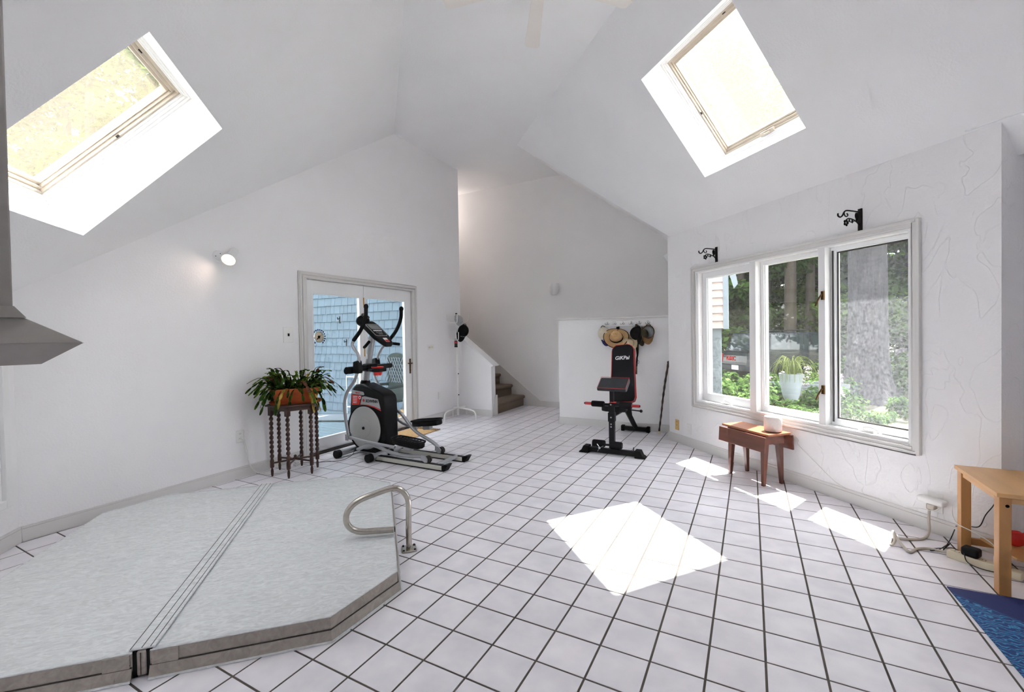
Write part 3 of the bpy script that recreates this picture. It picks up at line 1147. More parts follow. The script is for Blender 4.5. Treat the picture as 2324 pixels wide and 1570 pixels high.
obj('buckle', bk, 'black_plastic', spa, bevel=0.002)

rail = thing('handrail', 'bent stainless steel spa handrail bolted beside the cover', 'handrail', rz=RU)
rp_ = [(-0.41, -1.180, 0.008), (-0.41, -1.180, 0.15), (-0.41, -1.178, 0.29), (-0.41, -1.190, 0.345), (-0.41, -1.222, 0.385), (-0.41, -1.262, 0.402),
       (-0.41, -1.305, 0.399), (-0.41, -1.39, 0.377), (-0.41, -1.47, 0.352), (-0.41, -1.520, 0.318), (-0.41, -1.546, 0.275),
       (-0.41, -1.548, 0.228), (-0.41, -1.525, 0.186), (-0.41, -1.474, 0.158), (-0.41, -1.40, 0.150), (-0.41, -1.272, 0.141)]
obj('tube', MB().tube(rp_, 0.0185, 14, 5), 'steel', rail, smooth=50)
bp_ = MB().box(-0.455, -0.365, -1.225, -1.135, 0.0, 0.012)
obj('base_plate', bp_, 'steel', rail, bevel=0.004)
for du in (-0.034, 0.034):
    for ds in (-0.034, 0.034):
        obj('bolt', MB().lathe([(0.0, 0.006), (0.006, 0.005), (0.007, 0.0)], 8, (-0.41 + du, -1.18 + ds, 0.012)), 'iron', rail, smooth=50)


# ------------------------------------------------------------------ elliptical trainer (world X runs to its rear)
el = thing('elliptical_trainer', 'black and silver elliptical trainer in front of the glazed door', 'exercise machine', loc=(-2.9, 1.065, 0))
EX, EY = -2.9, 1.065


def E(x, z, y):
    return (x - EX, y - EY, z)


YN, YF = 0.80, 1.33
prof = [(-3.335, 0.30), (-3.335, 0.52), (-3.315, 0.70), (-3.295, 0.755), (-3.235, 0.808), (-3.13, 0.818), (-2.865, 0.735), (-2.80, 0.690),
        (-2.785, 0.62), (-2.780, 0.22), (-2.815, 0.11), (-2.90, 0.055), (-3.09, 0.045), (-3.22, 0.085), (-3.30, 0.17)]
sh = MB().prism([(x - EX, z) for x, z in prof], 0.955 - EY, 1.175 - EY)
shroud = obj('shroud', sh, 'black_plastic', el, bevel=0.028, seg=3)
Rx = Matrix.Rotation(PI / 2, 3, 'X')
dc = Vector(E(-3.09, 0.318, 0.957))
dsk = MB().lathe([(0.0, 0.022), (0.03, 0.022), (0.10, 0.020), (0.105, 0.016), (0.18, 0.014), (0.238, 0.010), (0.248, 0.0)], 48, dc, Rx)
obj('side_disc', dsk, 'disc_grey', shroud, smooth=25)
obj('disc_rim', MB().lathe([(0.247, -0.004), (0.249, 0.008), (0.262, 0.009), (0.266, -0.004)], 48, dc, Rx), 'black_plastic', shroud, smooth=40)
obj('hub_cap', MB().lathe([(0.0, 0.032), (0.016, 0.030), (0.018, 0.020)], 16, dc, Rx), 'black_plastic', shroud, smooth=40)
yb = 0.9535 - EY


def badge(name, poly, m, dy=0.0):
    return obj(name, MB().prism([(x - EX, z) for x, z in poly], yb - 0.002 - dy, yb + 0.004 - dy), m, shroud)


badge('top_badge', [(-3.285, 0.745), (-3.10, 0.728), (-3.085, 0.700), (-3.10, 0.690), (-3.285, 0.700)], 'badge_grey')
badge('red_badge', [(-3.285, 0.694), (-3.125, 0.684), (-3.150, 0.640), (-3.165, 0.578), (-3.285, 0.570)], 'red_plastic')
badge('brand_badge', [(-3.120, 0.672), (-3.08, 0.680), (-2.875, 0.655), (-2.855, 0.60), (-2.838, 0.545), (-2.93, 0.572), (-3.03, 0.585), (-3.150, 0.584)], 'badge_grey')
badge('red_stripe', [(-3.150, 0.582), (-3.03, 0.583), (-2.93, 0.570), (-2.838, 0.540), (-2.834, 0.528), (-2.93, 0.558), (-3.03, 0.572), (-3.150, 0.572)], 'print_red', 0.001)
text('brand_text', 'SCHWINN', 0.045, 'print_black', shroud, E(-2.972, 0.628, 0.950), (PI / 2, 0, 0), shear=0.15, bold=0.0012, sx=0.85)
st = MB()
st.sphere(E(-3.095, 0.632, 0.9505), 0.017, 12, 8, (1, 0.12, 1))
obj('brand_mark', st, 'print_red', shroud, smooth=50)
text('model_text', 'Elliptical', 0.022, 'print_red', shroud, E(-3.19, 0.716, 0.950), (PI / 2, 0, 0), shear=0.2, bold=0.0006)
for k in range(5):
    z = 0.672 - 0.018 * k
    obj('print_line', MB().box(-3.262 - EX, -3.19 - EX - 0.004 * k, yb - 0.004, yb - 0.002, z - 0.004, z + 0.003), 'print_white', shroud)
stw = MB().lathe([(0.012, 0.0), (0.012, 0.001), (0.020, 0.001), (0.020, 0.0)], 12, E(-3.155, 0.662, yb + EY - 0.003), Rx)
obj('print_star', stw, 'print_white', shroud)

# mast, console, cup holder
mast = obj('mast', MB().tube([E(-3.185, 0.79, 1.065), E(-3.13, 1.06, 1.065), E(-3.055, 1.36, 1.065)], 0.042, 16, 0, flat=0.8), 'silver_paint', el, smooth=50)
obj('mast_collar', MB().lathe([(0.062, 0.0), (0.058, 0.03), (0.048, 0.05), (0.0, 0.05)], 20, E(-3.182, 0.80, 1.065)), 'black_plastic', mast, smooth=40)
obj('warning_label', MB().box(-3.118 - EX, -3.10 - EX, -0.040, -0.034, 1.10, 1.16), 'print_white', mast)
Mc = Matrix.Translation(Vector(E(-2.965, 1.40, 1.065))) @ Matrix.Rotation(math.radians(38), 4, 'Y')
con = MB()
# console panel local: x down its face, y across, z towards the user
con.prism([(-0.215, -0.085), (-0.215, 0.085), (-0.15, 0.115), (0.07, 0.115), (0.19, 0.070), (0.225, 0.045), (0.225, -0.045), (0.19, -0.070), (0.07, -0.115), (-0.15, -0.115)], -0.035, 0.012, 'z')
con.xf(Mc)
console = obj('console', con, 'black_plastic', el, bevel=0.012, seg=3)


def cpart(name, x0, x1, y0, y1, z, m, par=None):
    return obj(name, MB().box(x0, x1, y0, y1, z, z + 0.003).xf(Mc), m, par or console)


bz = MB()
bz.prism([(-0.145, -0.093), (-0.145, 0.093), (0.06, 0.093), (0.075, 0.07), (0.075, -0.07), (0.06, -0.093)], 0.012, 0.014, 'z')
obj('console_bezel', bz.xf(Mc), 'disc_grey', console)
ip = MB()
ip.prism([(-0.138, -0.086), (-0.138, 0.086), (0.056, 0.086), (0.069, 0.066), (0.069, -0.066), (0.056, -0.086)], 0.014, 0.0155, 'z')
obj('console_face', ip.xf(Mc), 'print_black', console)
cpart('screen', -0.125, -0.045, -0.072, 0.072, 0.0155, 'screen_grey')
for k in range(5):
    cpart('button', -0.028, -0.012, -0.062 + 0.026 * k, -0.044 + 0.026 * k, 0.0155, 'print_white')
for k in range(3):
    cpart('button', 0.006, 0.022, -0.048 + 0.034 * k, -0.024 + 0.034 * k, 0.0155, 'screen_grey')
cpart('dial_plate', 0.032, 0.052, -0.03, 0.03, 0.0155, 'screen_grey')
cpart('console_label', 0.115, 0.185, -0.028, 0.028, 0.012, 'print_white')
cpart('console_label', 0.150, 0.185, -0.028, 0.028, 0.0135, 'piping_red')
# fan at the top left of the console and a speaker hump
fm = Mc @ Matrix.Translation(Vector((-0.215, 0.0, 0.0)))
fan_h = MB().sphere((0, 0, 0), 0.085, 18, 12, (0.75, 1.0, 0.8)).xf(Mc @ Matrix.Translation(Vector((-0.235, -0.045, -0.005))))
obj('fan_housing', fan_h, 'black_plastic', console, smooth=60)
obj('fan_grille', MB().lathe([(0.03, 0.0), (0.03, 0.006), (0.05, 0.006), (0.05, 0.0)], 20).xf(Mc @ Matrix.Translation(Vector((-0.235, -0.045, 0.060)))), 'seal_dark', console)
# fixed hand grips below the console
gr = MB().tube([E(-3.04, 1.30, 1.0), E(-3.02, 1.255, 0.93), E(-2.99, 1.24, 0.88)], 0.017, 10, 4)
obj('pulse_grip', gr, 'black_rubber', el, smooth=50)
gr = MB().tube([E(-2.98, 1.30, 1.12), E(-2.90, 1.275, 1.22), E(-2.86, 1.262, 1.30)], 0.017, 10, 4)
obj('pulse_grip', gr, 'black_rubber', el, smooth=50)
axl = MB().tube([E(-3.10, 1.0, 0.72), E(-3.10, 1.0, 1.40)], 0.030, 14)
obj('pivot_axle', axl, 'black_plastic', el, smooth=50)
obj('pivot_boss', MB().box(-3.17 - EX, -3.03 - EX, -0.06, 0.06, 0.955, 1.045), 'black_plastic', el, bevel=0.015)
cup = MB().lathe([(0.0, 0.912), (0.044, 0.912), (0.050, 0.945), (0.054, 1.005), (0.048, 1.005), (0.043, 0.93), (0.0, 0.925)], 20, E(-2.985, 0, 1.065))
obj('cup_holder', cup, 'red_plastic', el, smooth=40)
ct = MB().prism([(-3.06 - EX, -0.075), (-2.96 - EX, -0.10), (-2.90 - EX, -0.06), (-2.90 - EX, 0.06), (-2.96 - EX, 0.10), (-3.06 - EX, 0.075)], 0.955, 0.992, 'z')
obj('holder_tray', ct, 'black_plastic', el, bevel=0.012)
rl_ = MB().lathe([(0.052, 0.992), (0.064, 0.996), (0.072, 1.010), (0.064, 1.012), (0.052, 1.004)], 20, E(-2.985, 0, 1.065))
obj('tray_lining', rl_, 'red_plastic', el, smooth=40)


def arm(y, grip, tube):
    a = obj('handle_arm', MB().tube([E(x, z, y) for x, z in tube], 0.0175, 12, 5), 'silver_paint', el, smooth=50)
    g = obj('grip', MB().tube([E(x, z, y) for x, z in grip], 0.021, 12, 6), 'black_rubber', a, smooth=50)
    x, z = grip[0]
    obj('grip_end', MB().sphere(E(x, z, y), 0.027, 12, 8, (1, 1, 1.15)), 'black_rubber', a, smooth=60)
    return a


a1 = arm(YN, [(-2.867, 1.682), (-2.880, 1.560), (-2.955, 1.430), (-3.068, 1.317)],
         [(-3.055, 1.328), (-3.088, 1.275), (-3.055, 1.220), (-3.005, 1.165), (-2.992, 1.10), (-3.005, 1.02), (-3.025, 0.955), (-3.070, 0.870), (-3.180, 0.750),
          (-3.232, 0.62), (-3.222, 0.45), (-3.182, 0.250)])
a2 = arm(YF, [(-2.848, 1.680), (-2.862, 1.560), (-2.935, 1.425), (-3.049, 1.313)],
         [(-3.035, 1.325), (-3.09, 1.285), (-3.174, 1.216), (-3.235, 1.13), (-3.268, 1.04), (-3.298, 0.92), (-3.285, 0.83), (-3.225, 0.745), (-3.12, 0.66), (-3.03, 0.56)])
for y, x in ((YN, -3.012), (YF, -3.275)):
    cv = MB().prism([(x - 0.050 - EX, 0.955), (x - 0.040 - EX, 1.085), (x + 0.030 - EX, 1.10), (x + 0.050 - EX, 1.0), (x + 0.04 - EX, 0.955)], y - 0.035 - EY, y + 0.035 - EY)
    obj('pivot_cover', cv, 'black_plastic', el, bevel=0.014, seg=3)
cv = MB().tube([E(-3.10, 0.985, 0.715), E(-3.10, 0.985, 0.80)], 0.036, 16)
obj('pivot_cap', cv, 'black_plastic', el, smooth=50)


def clevis(x, z, y):
    m = MB()
    for d in (-0.024, 0.024):
        m.box(x - 0.022 - EX, x + 0.022 - EX, y + d - 0.004 - EY, y + d + 0.004 - EY, z - 0.035, z + 0.032)
    m.tube([E(x, z, y - 0.034), E(x, z, y + 0.034)], 0.011, 10)
    return obj('clevis', m, 'silver_paint', el, smooth=40)


clevis(-3.180, 0.238, YN)
obj('link_bar', MB().tube([E(-3.18, 0.236, YN), E(-2.92, 0.205, 0.82), E(-2.55, 0.175, 0.86)], 0.0165, 12, 4), 'silver_paint', el, smooth=50)
obj('pedal_arm', MB().tube([E(-3.12, 0.085, 0.87), E(-3.02, 0.125, 0.87), E(-2.90, 0.155, 0.875), E(-2.78, 0.140, 0.88), E(-2.62, 0.100, 0.89), E(-2.42, 0.092, 0.89), E(-2.22, 0.108, 0.89), E(-2.165, 0.098, 0.89)], 0.020, 12, 5), 'silver_paint', el, smooth=50)
obj('pedal_arm', MB().tube([E(-2.99, 0.53, 1.25), E(-2.93, 0.512, 1.25), E(-2.80, 0.445, 1.25), E(-2.665, 0.315, 1.25), E(-2.56, 0.245, 1.25), E(-2.42, 0.19, 1.25), E(-2.32, 0.145, 1.25), E(-2.27, 0.105, 1.245)], 0.020, 12, 5), 'silver_paint', el, smooth=50)
obj('link_bar', MB().tube([E(-3.03, 0.55, YF), E(-2.90, 0.35, 1.31), E(-2.62, 0.285, 1.30)], 0.0165, 12, 4), 'silver_paint', el, smooth=50)


def roller(x, y):
    m = obj('roller_fork', MB().prism([(x - 0.06 - EX, 0.135), (x - 0.015 - EX, 0.130), (x + 0.018 - EX, 0.095), (x + 0.012 - EX, 0.06), (x - 0.02 - EX, 0.058), (x - 0.065 - EX, 0.085)], y - 0.03 - EY, y - 0.02 - EY), 'silver_paint', el)
    for d in (-0.008, 0.014):
        w = MB().lathe([(0.0, 0.008), (0.02, 0.008), (0.036, 0.006), (0.038, 0.0), (0.036, -0.006), (0.0, -0.008)], 20, E(x + 0.005, 0.088, y + d), Rx)
        obj('wheel', w, 'seal_dark', m, smooth=40)


roller(-2.135, 0.89)
roller(-2.235, 1.245)


def pedal(cx, cz, y, tilt):
    M = Matrix.Translation(Vector(E(cx, cz, y))) @ Matrix.Rotation(tilt, 4, 'Y')
    m = MB()
    out = [(-0.185, -0.045), (-0.16, -0.068), (-0.05, -0.078), (0.10, -0.076), (0.17, -0.06), (0.19, 0.0), (0.17, 0.06), (0.10, 0.076), (-0.05, 0.078), (-0.16, 0.068), (-0.185, 0.045)]
    m.prism(out, -0.055, 0.0, 'z')
    p = obj('pedal', m.xf(M), 'black_plastic', el, bevel=0.012, seg=2)
    rim = MB().tube([(x, yy, 0.008) for x, yy in out], 0.010, 8, 3, closed=True).xf(M)
    obj('pedal_rim', rim, 'black_plastic', p, smooth=60)
    for k in range(7):
        obj('tread_rib', MB().box(-0.13 + 0.04 * k, -0.115 + 0.04 * k, -0.055, 0.055, 0.0, 0.006).xf(M), 'black_rubber', p)
    br = MB().box(-0.05, 0.05, -0.03, 0.03, -0.10, -0.05).xf(M)
    obj('pedal_bracket', br, 'silver_paint', p, bevel=0.008)


pedal(-2.37, 0.262, 0.875, math.radians(4))
pedal(-2.43, 0.400, 1.25, math.radians(-7))


def stabil(x, y0, y1):
    s_ = obj('stabilizer', MB().tube([E(x, 0.046, y0 + 0.05), E(x, 0.046, y1 - 0.05)], 0.034, 14), 'silver_paint', el, smooth=50)
    for ya, yb_ in ((y0, y0 + 0.055), (y1 - 0.055, y1)):
        obj('end_cap', MB().tube([E(x, 0.046, ya), E(x, 0.046, yb_)], 0.045, 16), 'black_plastic', s_, smooth=50)


stabil(-3.30, 0.72, 1.40)
stabil(-2.84, 0.745, 1.385)
obj('base_beam', MB().box(-3.30 - EX, -2.79 - EX, 1.02 - EY, 1.10 - EY, 0.02, 0.075), 'bench_frame', el, bevel=0.008)
for y in (0.89, 1.245):
    rl = obj('slide_rail', MB().prism([(-0.040, 0.008), (0.040, 0.008), (0.034, 0.050), (-0.034, 0.050)], -2.85 - EX, -1.925 - EX, 'x').xf(Matrix.Translation(Vector((0, y - EY, 0)))), 'aluminium', el, bevel=0.003)
    obj('rail_track', MB().box(-2.84 - EX, -1.935 - EX, y - 0.024 - EY, y + 0.024 - EY, 0.050, 0.053), 'bench_frame', rl)
    obj('rail_foot', MB().prism([(-1.93 - EX, 0.0), (-1.90 - EX, 0.0), (-1.855 - EX, 0.072), (-1.885 - EX, 0.072), (-1.93 - EX, 0.055)], y - 0.044 - EY, y + 0.044 - EY), 'black_plastic', rl, bevel=0.004)
    obj('rail_edge', MB().box(-2.83 - EX, -1.93 - EX, y - 0.043 - EY, y + 0.043 - EY, 0.0, 0.010), 'black_rubber', rl)
obj('cross_bar', MB().tube([E(-2.02, 0.045, 0.90), E(-2.02, 0.045, 1.235)], 0.02, 12), 'silver_paint', el, smooth=50)

# ------------------------------------------------------------------ weight bench
be = thing('weight_bench', 'black weight bench with red piping against the half wall', 'weight bench', loc=(-0.60, 2.75, 0))
BX, BY = -0.60, 2.75


def B(x, y, z):
    return (x - BX, y - BY, z)


def bbox(x0, x1, y0, y1, z0, z1):
    return MB().box(x0 - BX, x1 - BX, y0 - BY, y1 - BY, z0, z1)


obj('front_base', bbox(-0.87, -0.275, 2.135, 2.195, 0.012, 0.065), 'bench_frame', be, bevel=0.006)
for x, sgn in ((-0.885, -1), (-0.262, 1)):
    ft = MB().prism([(x - sgn * 0.055 - BX, 0.0), (x - sgn * 0.055 - BX, 0.082), (x + sgn * 0.005 - BX, 0.082), (x + sgn * 0.03 - BX, 0.03), (x + sgn * 0.06 - BX, 0.012), (x + sgn * 0.06 - BX, 0.0)], 2.11 - BY, 2.215 - BY)
    obj('foot', ft, 'black_rubber', be, bevel=0.008)
for x in (-0.80, -0.335):
    obj('pin', MB().tube([B(x, 2.165, 0.06), B(x, 2.165, 0.105)], 0.005, 8), 'bench_frame', be)
post = obj('front_post', bbox(-0.615, -0.555, 2.19, 2.25, 0.05, 0.56), 'bench_frame', be, bevel=0.004)
obj('post_sleeve', bbox(-0.622, -0.548, 2.183, 2.257, 0.36, 0.46), 'bench_frame', post, bevel=0.004)
obj('preacher_post', bbox(-0.606, -0.562, 2.20, 2.244, 0.45, 0.73), 'bench_frame', be, bevel=0.004)
for z in (0.41, 0.335, 0.305):
    obj('bolt', MB().lathe([(0.0, 0.012), (0.009, 0.010), (0.010, 0.0)], 8, B(-0.585, 2.19, z), Rx), 'chrome', post, smooth=50)


def roller_pad(x0, x1, y, z, r):
    m = MB()
    m.tube([B(x0, y, z), B(x0 + 0.012, y, z), B(x1 - 0.012, y, z), B(x1, y, z)], r, 20, 0, rad=lambda q: r * (0.86 if q < 0.1 or q > 0.9 else 1.0))
    return obj('foam_roller', m, 'foam', be, smooth=40)


obj('upper_bar', MB().tube([B(-0.90, 2.205, 0.551), B(-0.268, 2.205, 0.551)], 0.0125, 12), 'bench_frame', be, smooth=50)
roller_pad(-0.812, -0.668, 2.205, 0.551, 0.034)
roller_pad(-0.492, -0.358, 2.205, 0.551, 0.038)
for x0, x1 in ((-0.888, -0.812), (-0.358, -0.275)):
    obj('red_grip', MB().tube([B(x0, 2.205, 0.551), B(x1, 2.205, 0.551)], 0.0165, 12), 'piping_red', be, smooth=50)
obj('bar_bolt', MB().lathe([(0.0, 0.014), (0.010, 0.012), (0.011, 0.0)], 8, B(-0.585, 2.19, 0.553), Rx), 'chrome', be, smooth=50)
obj('red_clip', bbox(-0.60, -0.535, 2.185, 2.235, 0.574, 0.582), 'red_plastic', be, bevel=0.003)
obj('lower_bar', MB().tube([B(-0.79, 2.17, 0.102), B(-0.46, 2.17, 0.102)], 0.0125, 12), 'bench_frame', be, smooth=50)
roller_pad(-0.795, -0.655, 2.17, 0.110, 0.040)
roller_pad(-0.592, -0.462, 2.17, 0.108, 0.040)
kn = MB().lathe([(0.0, 0.02), (0.014, 0.018), (0.016, 0.0)], 12, B(-0.70, 2.125, 0.075), Rx)
for an in (0.5, 2.2, 4.2):
    kn.tube([B(-0.70, 2.118, 0.075), B(-0.70 + 0.05 * math.cos(an), 2.115, 0.075 + 0.05 * math.sin(an))], 0.003, 6)
obj('star_knob', kn, 'chrome', be, smooth=50)
# preacher pad
pp = MB().prism([(2.145 - BY, 0.735), (2.155 - BY, 0.705), (2.20 - BY, 0.702), (2.345 - BY, 0.79), (2.345 - BY, 0.825), (2.315 - BY, 0.842)], -0.735 - BX, -0.405 - BX, 'x')
ppo = obj('preacher_pad', pp, 'bench_panel', be, bevel=0.014, seg=3)
pe_ = [B(-0.73, 2.145, 0.742), B(-0.41, 2.145, 0.742), B(-0.408, 2.32, 0.846), B(-0.732, 2.32, 0.846)]
obj('pad_piping', MB().tube(pe_, 0.0028, 6, 0, closed=True), 'piping_red', ppo)
# seat and back pad
se = MB().prism([(-0.73, 2.36), (-0.73, 2.30), (-0.68, 2.27), (-0.50, 2.27), (-0.45, 2.30), (-0.45, 2.36), (-0.47, 2.70), (-0.71, 2.70)], 0.455, 0.515, 'z').xf(Matrix.Translation(Vector((-BX, -BY, 0))))
obj('seat_pad', se, 'bench_vinyl', be, bevel=0.014, seg=3)
bp0, bp1 = Vector(B(-0.590, 2.745, 0.50)), Vector(B(-0.640, 2.985, 1.195))
L_ = (bp1 - bp0).length
out = []
w0, w1 = 0.158, 0.138
for k in range(9):
    an = PI * k / 8
    out.append((w1 - 0.085 + 0.085 * math.cos(an) if k <= 4 else -(w1 - 0.085) + 0.085 * math.cos(an), L_ - 0.085 + 0.085 * math.sin(an)))
out += [(-w1 - 0.004, L_ * 0.5), (-w0 + 0.004, 0.06), (-w0 + 0.02, 0.012), (-w0 + 0.05, 0.0), (w0 - 0.05, 0.0), (w0 - 0.02, 0.012), (w0 - 0.004, 0.06), (w1 + 0.004, L_ * 0.5)]
zax = (bp1 - bp0).normalized()
xax = (Vector((1, 0, 0)) - zax * zax.x).normalized()
yax = zax.cross(xax)
Mb = Matrix(((xax.x, yax.x, zax.x, bp0.x), (xax.y, yax.y, zax.y, bp0.y), (xax.z, yax.z, zax.z, bp0.z), (0, 0, 0, 1)))
bpad = MB().prism(out, -0.032, 0.032, 'y').xf(Mb)
bo = obj('back_pad', bpad, 'bench_vinyl', be, bevel=0.014, seg=3)
for yy in (-0.026, 0.026):
    obj('pad_piping', MB().tube([Mb @ Vector((x * 1.006, yy, z)) for x, z in out], 0.0042, 6, 0, closed=True), 'piping_red', bo)
tx = text('brand_text', 'GiKPai', 0.082, 'print_white', bo, (0, 0, 0), (0, 0, 0), shear=0.18, bold=0.0016, sx=0.92)
tx.matrix_local = Mb @ Matrix.Translation(Vector((-0.008, -0.0335, L_ * 0.757))) @ Matrix.Rotation(PI / 2, 4, 'X') @ Matrix.Diagonal((0.80, 0.80, 1, 1))
obj('back_frame', MB().box(-0.02, 0.02, 0.032, 0.07, 0.0, L_ * 0.7).xf(Mb), 'bench_frame', be, bevel=0.004)
mb_ = MB().tube([B(-0.585, 2.24, 0.42), B(-0.575, 2.60, 0.42), B(-0.585, 2.86, 0.43)], 0.028, 4)
obj('main_beam', mb_, 'bench_frame', be)
obj('rear_leg', MB().tube([B(-0.585, 2.82, 0.43), B(-0.605, 3.44, 0.06)], 0.040, 4, r1=0.036), 'bench_frame', be)
obj('adjust_strut', MB().tube([B(-0.60, 2.92, 0.85), B(-0.59, 3.12, 0.28)], 0.02, 4), 'bench_frame', be)
obj('rear_base', bbox(-0.76, -0.445, 3.41, 3.465, 0.012, 0.068), 'bench_frame', be, bevel=0.006)
for x in (-0.772, -0.432):
    obj('foot', bbox(x - 0.022, x + 0.022, 3.40, 3.475, 0.0, 0.078), 'black_rubber', be, bevel=0.008)
kb = MB().tube([B(-0.55, 2.42, 0.475), B(-0.315, 2.42, 0.462)], 0.007, 8)
kb.sphere(B(-0.305, 2.42, 0.462), 0.018)
obj('adjust_pin', kb, 'black_plastic', be, smooth=50)
# ------------------------------------------------------------------ stairs
sc_ = thing('staircase', 'brown carpeted stairs rising behind the low sloping wall', 'stairs', loc=(-3.02, 3.76, 0))
for k in range(11):
    x1 = -0.26 * k
    m = MB()
    pr = [(-3.1 if k else -3.1, 0.2 * k), (x1 - 0.018, 0.2 * k), (x1 - 0.018, 0.2 * k + 0.13)]
    for a in range(7):
        an = -PI / 2 + PI * a / 6
        pr.append((x1 - 0.012 + 0.028 * math.cos(an), 0.2 * k + 0.168 + 0.030 * math.sin(an)))
    pr.append((-3.1, 0.2 * k + 0.198))
    m.prism(pr, 0.0, 1.105)
    obj('step', m, 'carpet', sc_, smooth=40)

# ------------------------------------------------------------------ plant stand and potted plant
sx, sy = -3.28, 0.21
ps = thing('plant_stand', 'dark six-legged barley-twist wooden plant stand by the left wall', 'plant stand', loc=(sx, sy, 0), rz=math.radians(8))
hexp = [(0.265 * math.cos(PI / 3 * k), 0.265 * math.sin(PI / 3 * k)) for k in range(6)]
obj('stand_top', MB().prism(hexp, 0.690, 0.706, 'z'), 'dark_wood', ps, bevel=0.004)
hexi = [(0.232 * math.cos(PI / 3 * k), 0.232 * math.sin(PI / 3 * k)) for k in range(6)]
ap = MB()
for k in range(6):
    a, b = hexi[k], hexi[(k + 1) % 6]
    ia, ib = (a[0] * 0.92, a[1] * 0.92), (b[0] * 0.92, b[1] * 0.92)
    ap.prism([a, b, ib, ia], 0.648, 0.690, 'z')
obj('apron', ap, 'dark_wood', ps)
tw = MB()
vs, fs = [], []
NZ, NK = 64, 10
for i in range(NZ + 1):
    z = 0.165 + (0.62 - 0.165) * i / NZ
    tpr = min(1, i / 3, (NZ - i) / 3)
    for k in range(NK):
        th = 2 * PI * k / NK
        r = 0.0145 * (1 + 0.42 * tpr * math.cos(2 * (th - 2 * PI * (z / 0.092))))
        vs.append((r * math.cos(th), r * math.sin(th), z))
for i in range(NZ):
    for k in range(NK):
        fs.append((i * NK + k, i * NK + (k + 1) % NK, (i + 1) * NK + (k + 1) % NK, (i + 1) * NK + k))
tw.add(vs, fs)
tw.lathe([(0.0, 0.0), (0.008, 0.0), (0.012, 0.02), (0.014, 0.05), (0.009, 0.075), (0.008, 0.082), (0.017, 0.086), (0.019, 0.10), (0.019, 0.15), (0.016, 0.162), (0.0135, 0.168)], 10)
tw.box(-0.019, 0.019, -0.019, 0.019, 0.60, 0.69)
leg_me = tw.mesh('leg')
leg_me.polygons.foreach_set('use_smooth', [True] * len(leg_me.polygons))
leg_me.set_sharp_from_angle(angle=math.radians(50))
leg_me.materials.append(MATS['dark_wood'])
for k in range(6):
    o = obj('leg', leg_me, 'dark_wood', ps)
    o.location = (0.212 * math.cos(PI / 3 * k), 0.212 * math.sin(PI / 3 * k), 0)
for k in range(3):
    c, s = math.cos(PI / 3 * k), math.sin(PI / 3 * k)
    obj('stretcher', MB().tube([(-0.2 * c, -0.2 * s, 0.128), (0, 0, 0.132), (0.2 * c, 0.2 * s, 0.128)], 0.012, 8, rad=lambda q: 0.009 + 0.006 * math.sin(PI * abs(2 * q - 1))), 'dark_wood', ps, smooth=60)
obj('finial', MB().lathe([(0.022, 0.13), (0.024, 0.145), (0.012, 0.155), (0.016, 0.165), (0.0, 0.178)], 14), 'dark_wood', ps, smooth=40)

pp_ = thing('potted_plant', 'drooping segmented cactus in a terracotta window box on the twist-legged stand', 'potted plant', loc=(sx + 0.03, sy, 0.706), rz=math.radians(58))


def rrect(hx, hy, r, n=5):
    o = []
    for cx, cy, a0 in ((hx - r, hy - r, 0), (-hx + r, hy - r, PI / 2), (-hx + r, -hy + r, PI), (hx - r, -hy + r, 1.5 * PI)):
        for k in range(n):
            a = a0 + PI / 2 * k / (n - 1)
            o.append((cx + r * math.cos(a), cy + r * math.sin(a)))
    return o


def rings_mesh(rs):
    m = MB()
    vs, fs = [], []
    n = len(rs[0][0])
    for poly, z in rs:
        vs += [(x, y, z) for x, y in poly]
    for i in range(len(rs) - 1):
        for k in range(n):
            fs.append((i * n + k, i * n + (k + 1) % n, (i + 1) * n + (k + 1) % n, (i + 1) * n + k))
    fs.append(tuple(range(n - 1, -1, -1)))
    fs.append(tuple((len(rs) - 1) * n + k for k in range(n)))
    return m.add(vs, fs)


obj('saucer', rings_mesh([(rrect(0.225, 0.095, 0.05), 0.0), (rrect(0.238, 0.105, 0.055), 0.02), (rrect(0.232, 0.10, 0.05), 0.02), (rrect(0.22, 0.09, 0.05), 0.006)]), 'terracotta', pp_, smooth=50)
obj('pot', rings_mesh([(rrect(0.185, 0.068, 0.045), 0.006), (rrect(0.212, 0.088, 0.05), 0.105), (rrect(0.225, 0.10, 0.055), 0.106), (rrect(0.230, 0.104, 0.055), 0.148),
                       (rrect(0.215, 0.09, 0.05), 0.148), (rrect(0.205, 0.082, 0.05), 0.12)]), 'terracotta', pp_, smooth=40)
obj('soil', rings_mesh([(rrect(0.20, 0.08, 0.05), 0.11), (rrect(0.195, 0.076, 0.05), 0.132)]), 'soil', pp_)


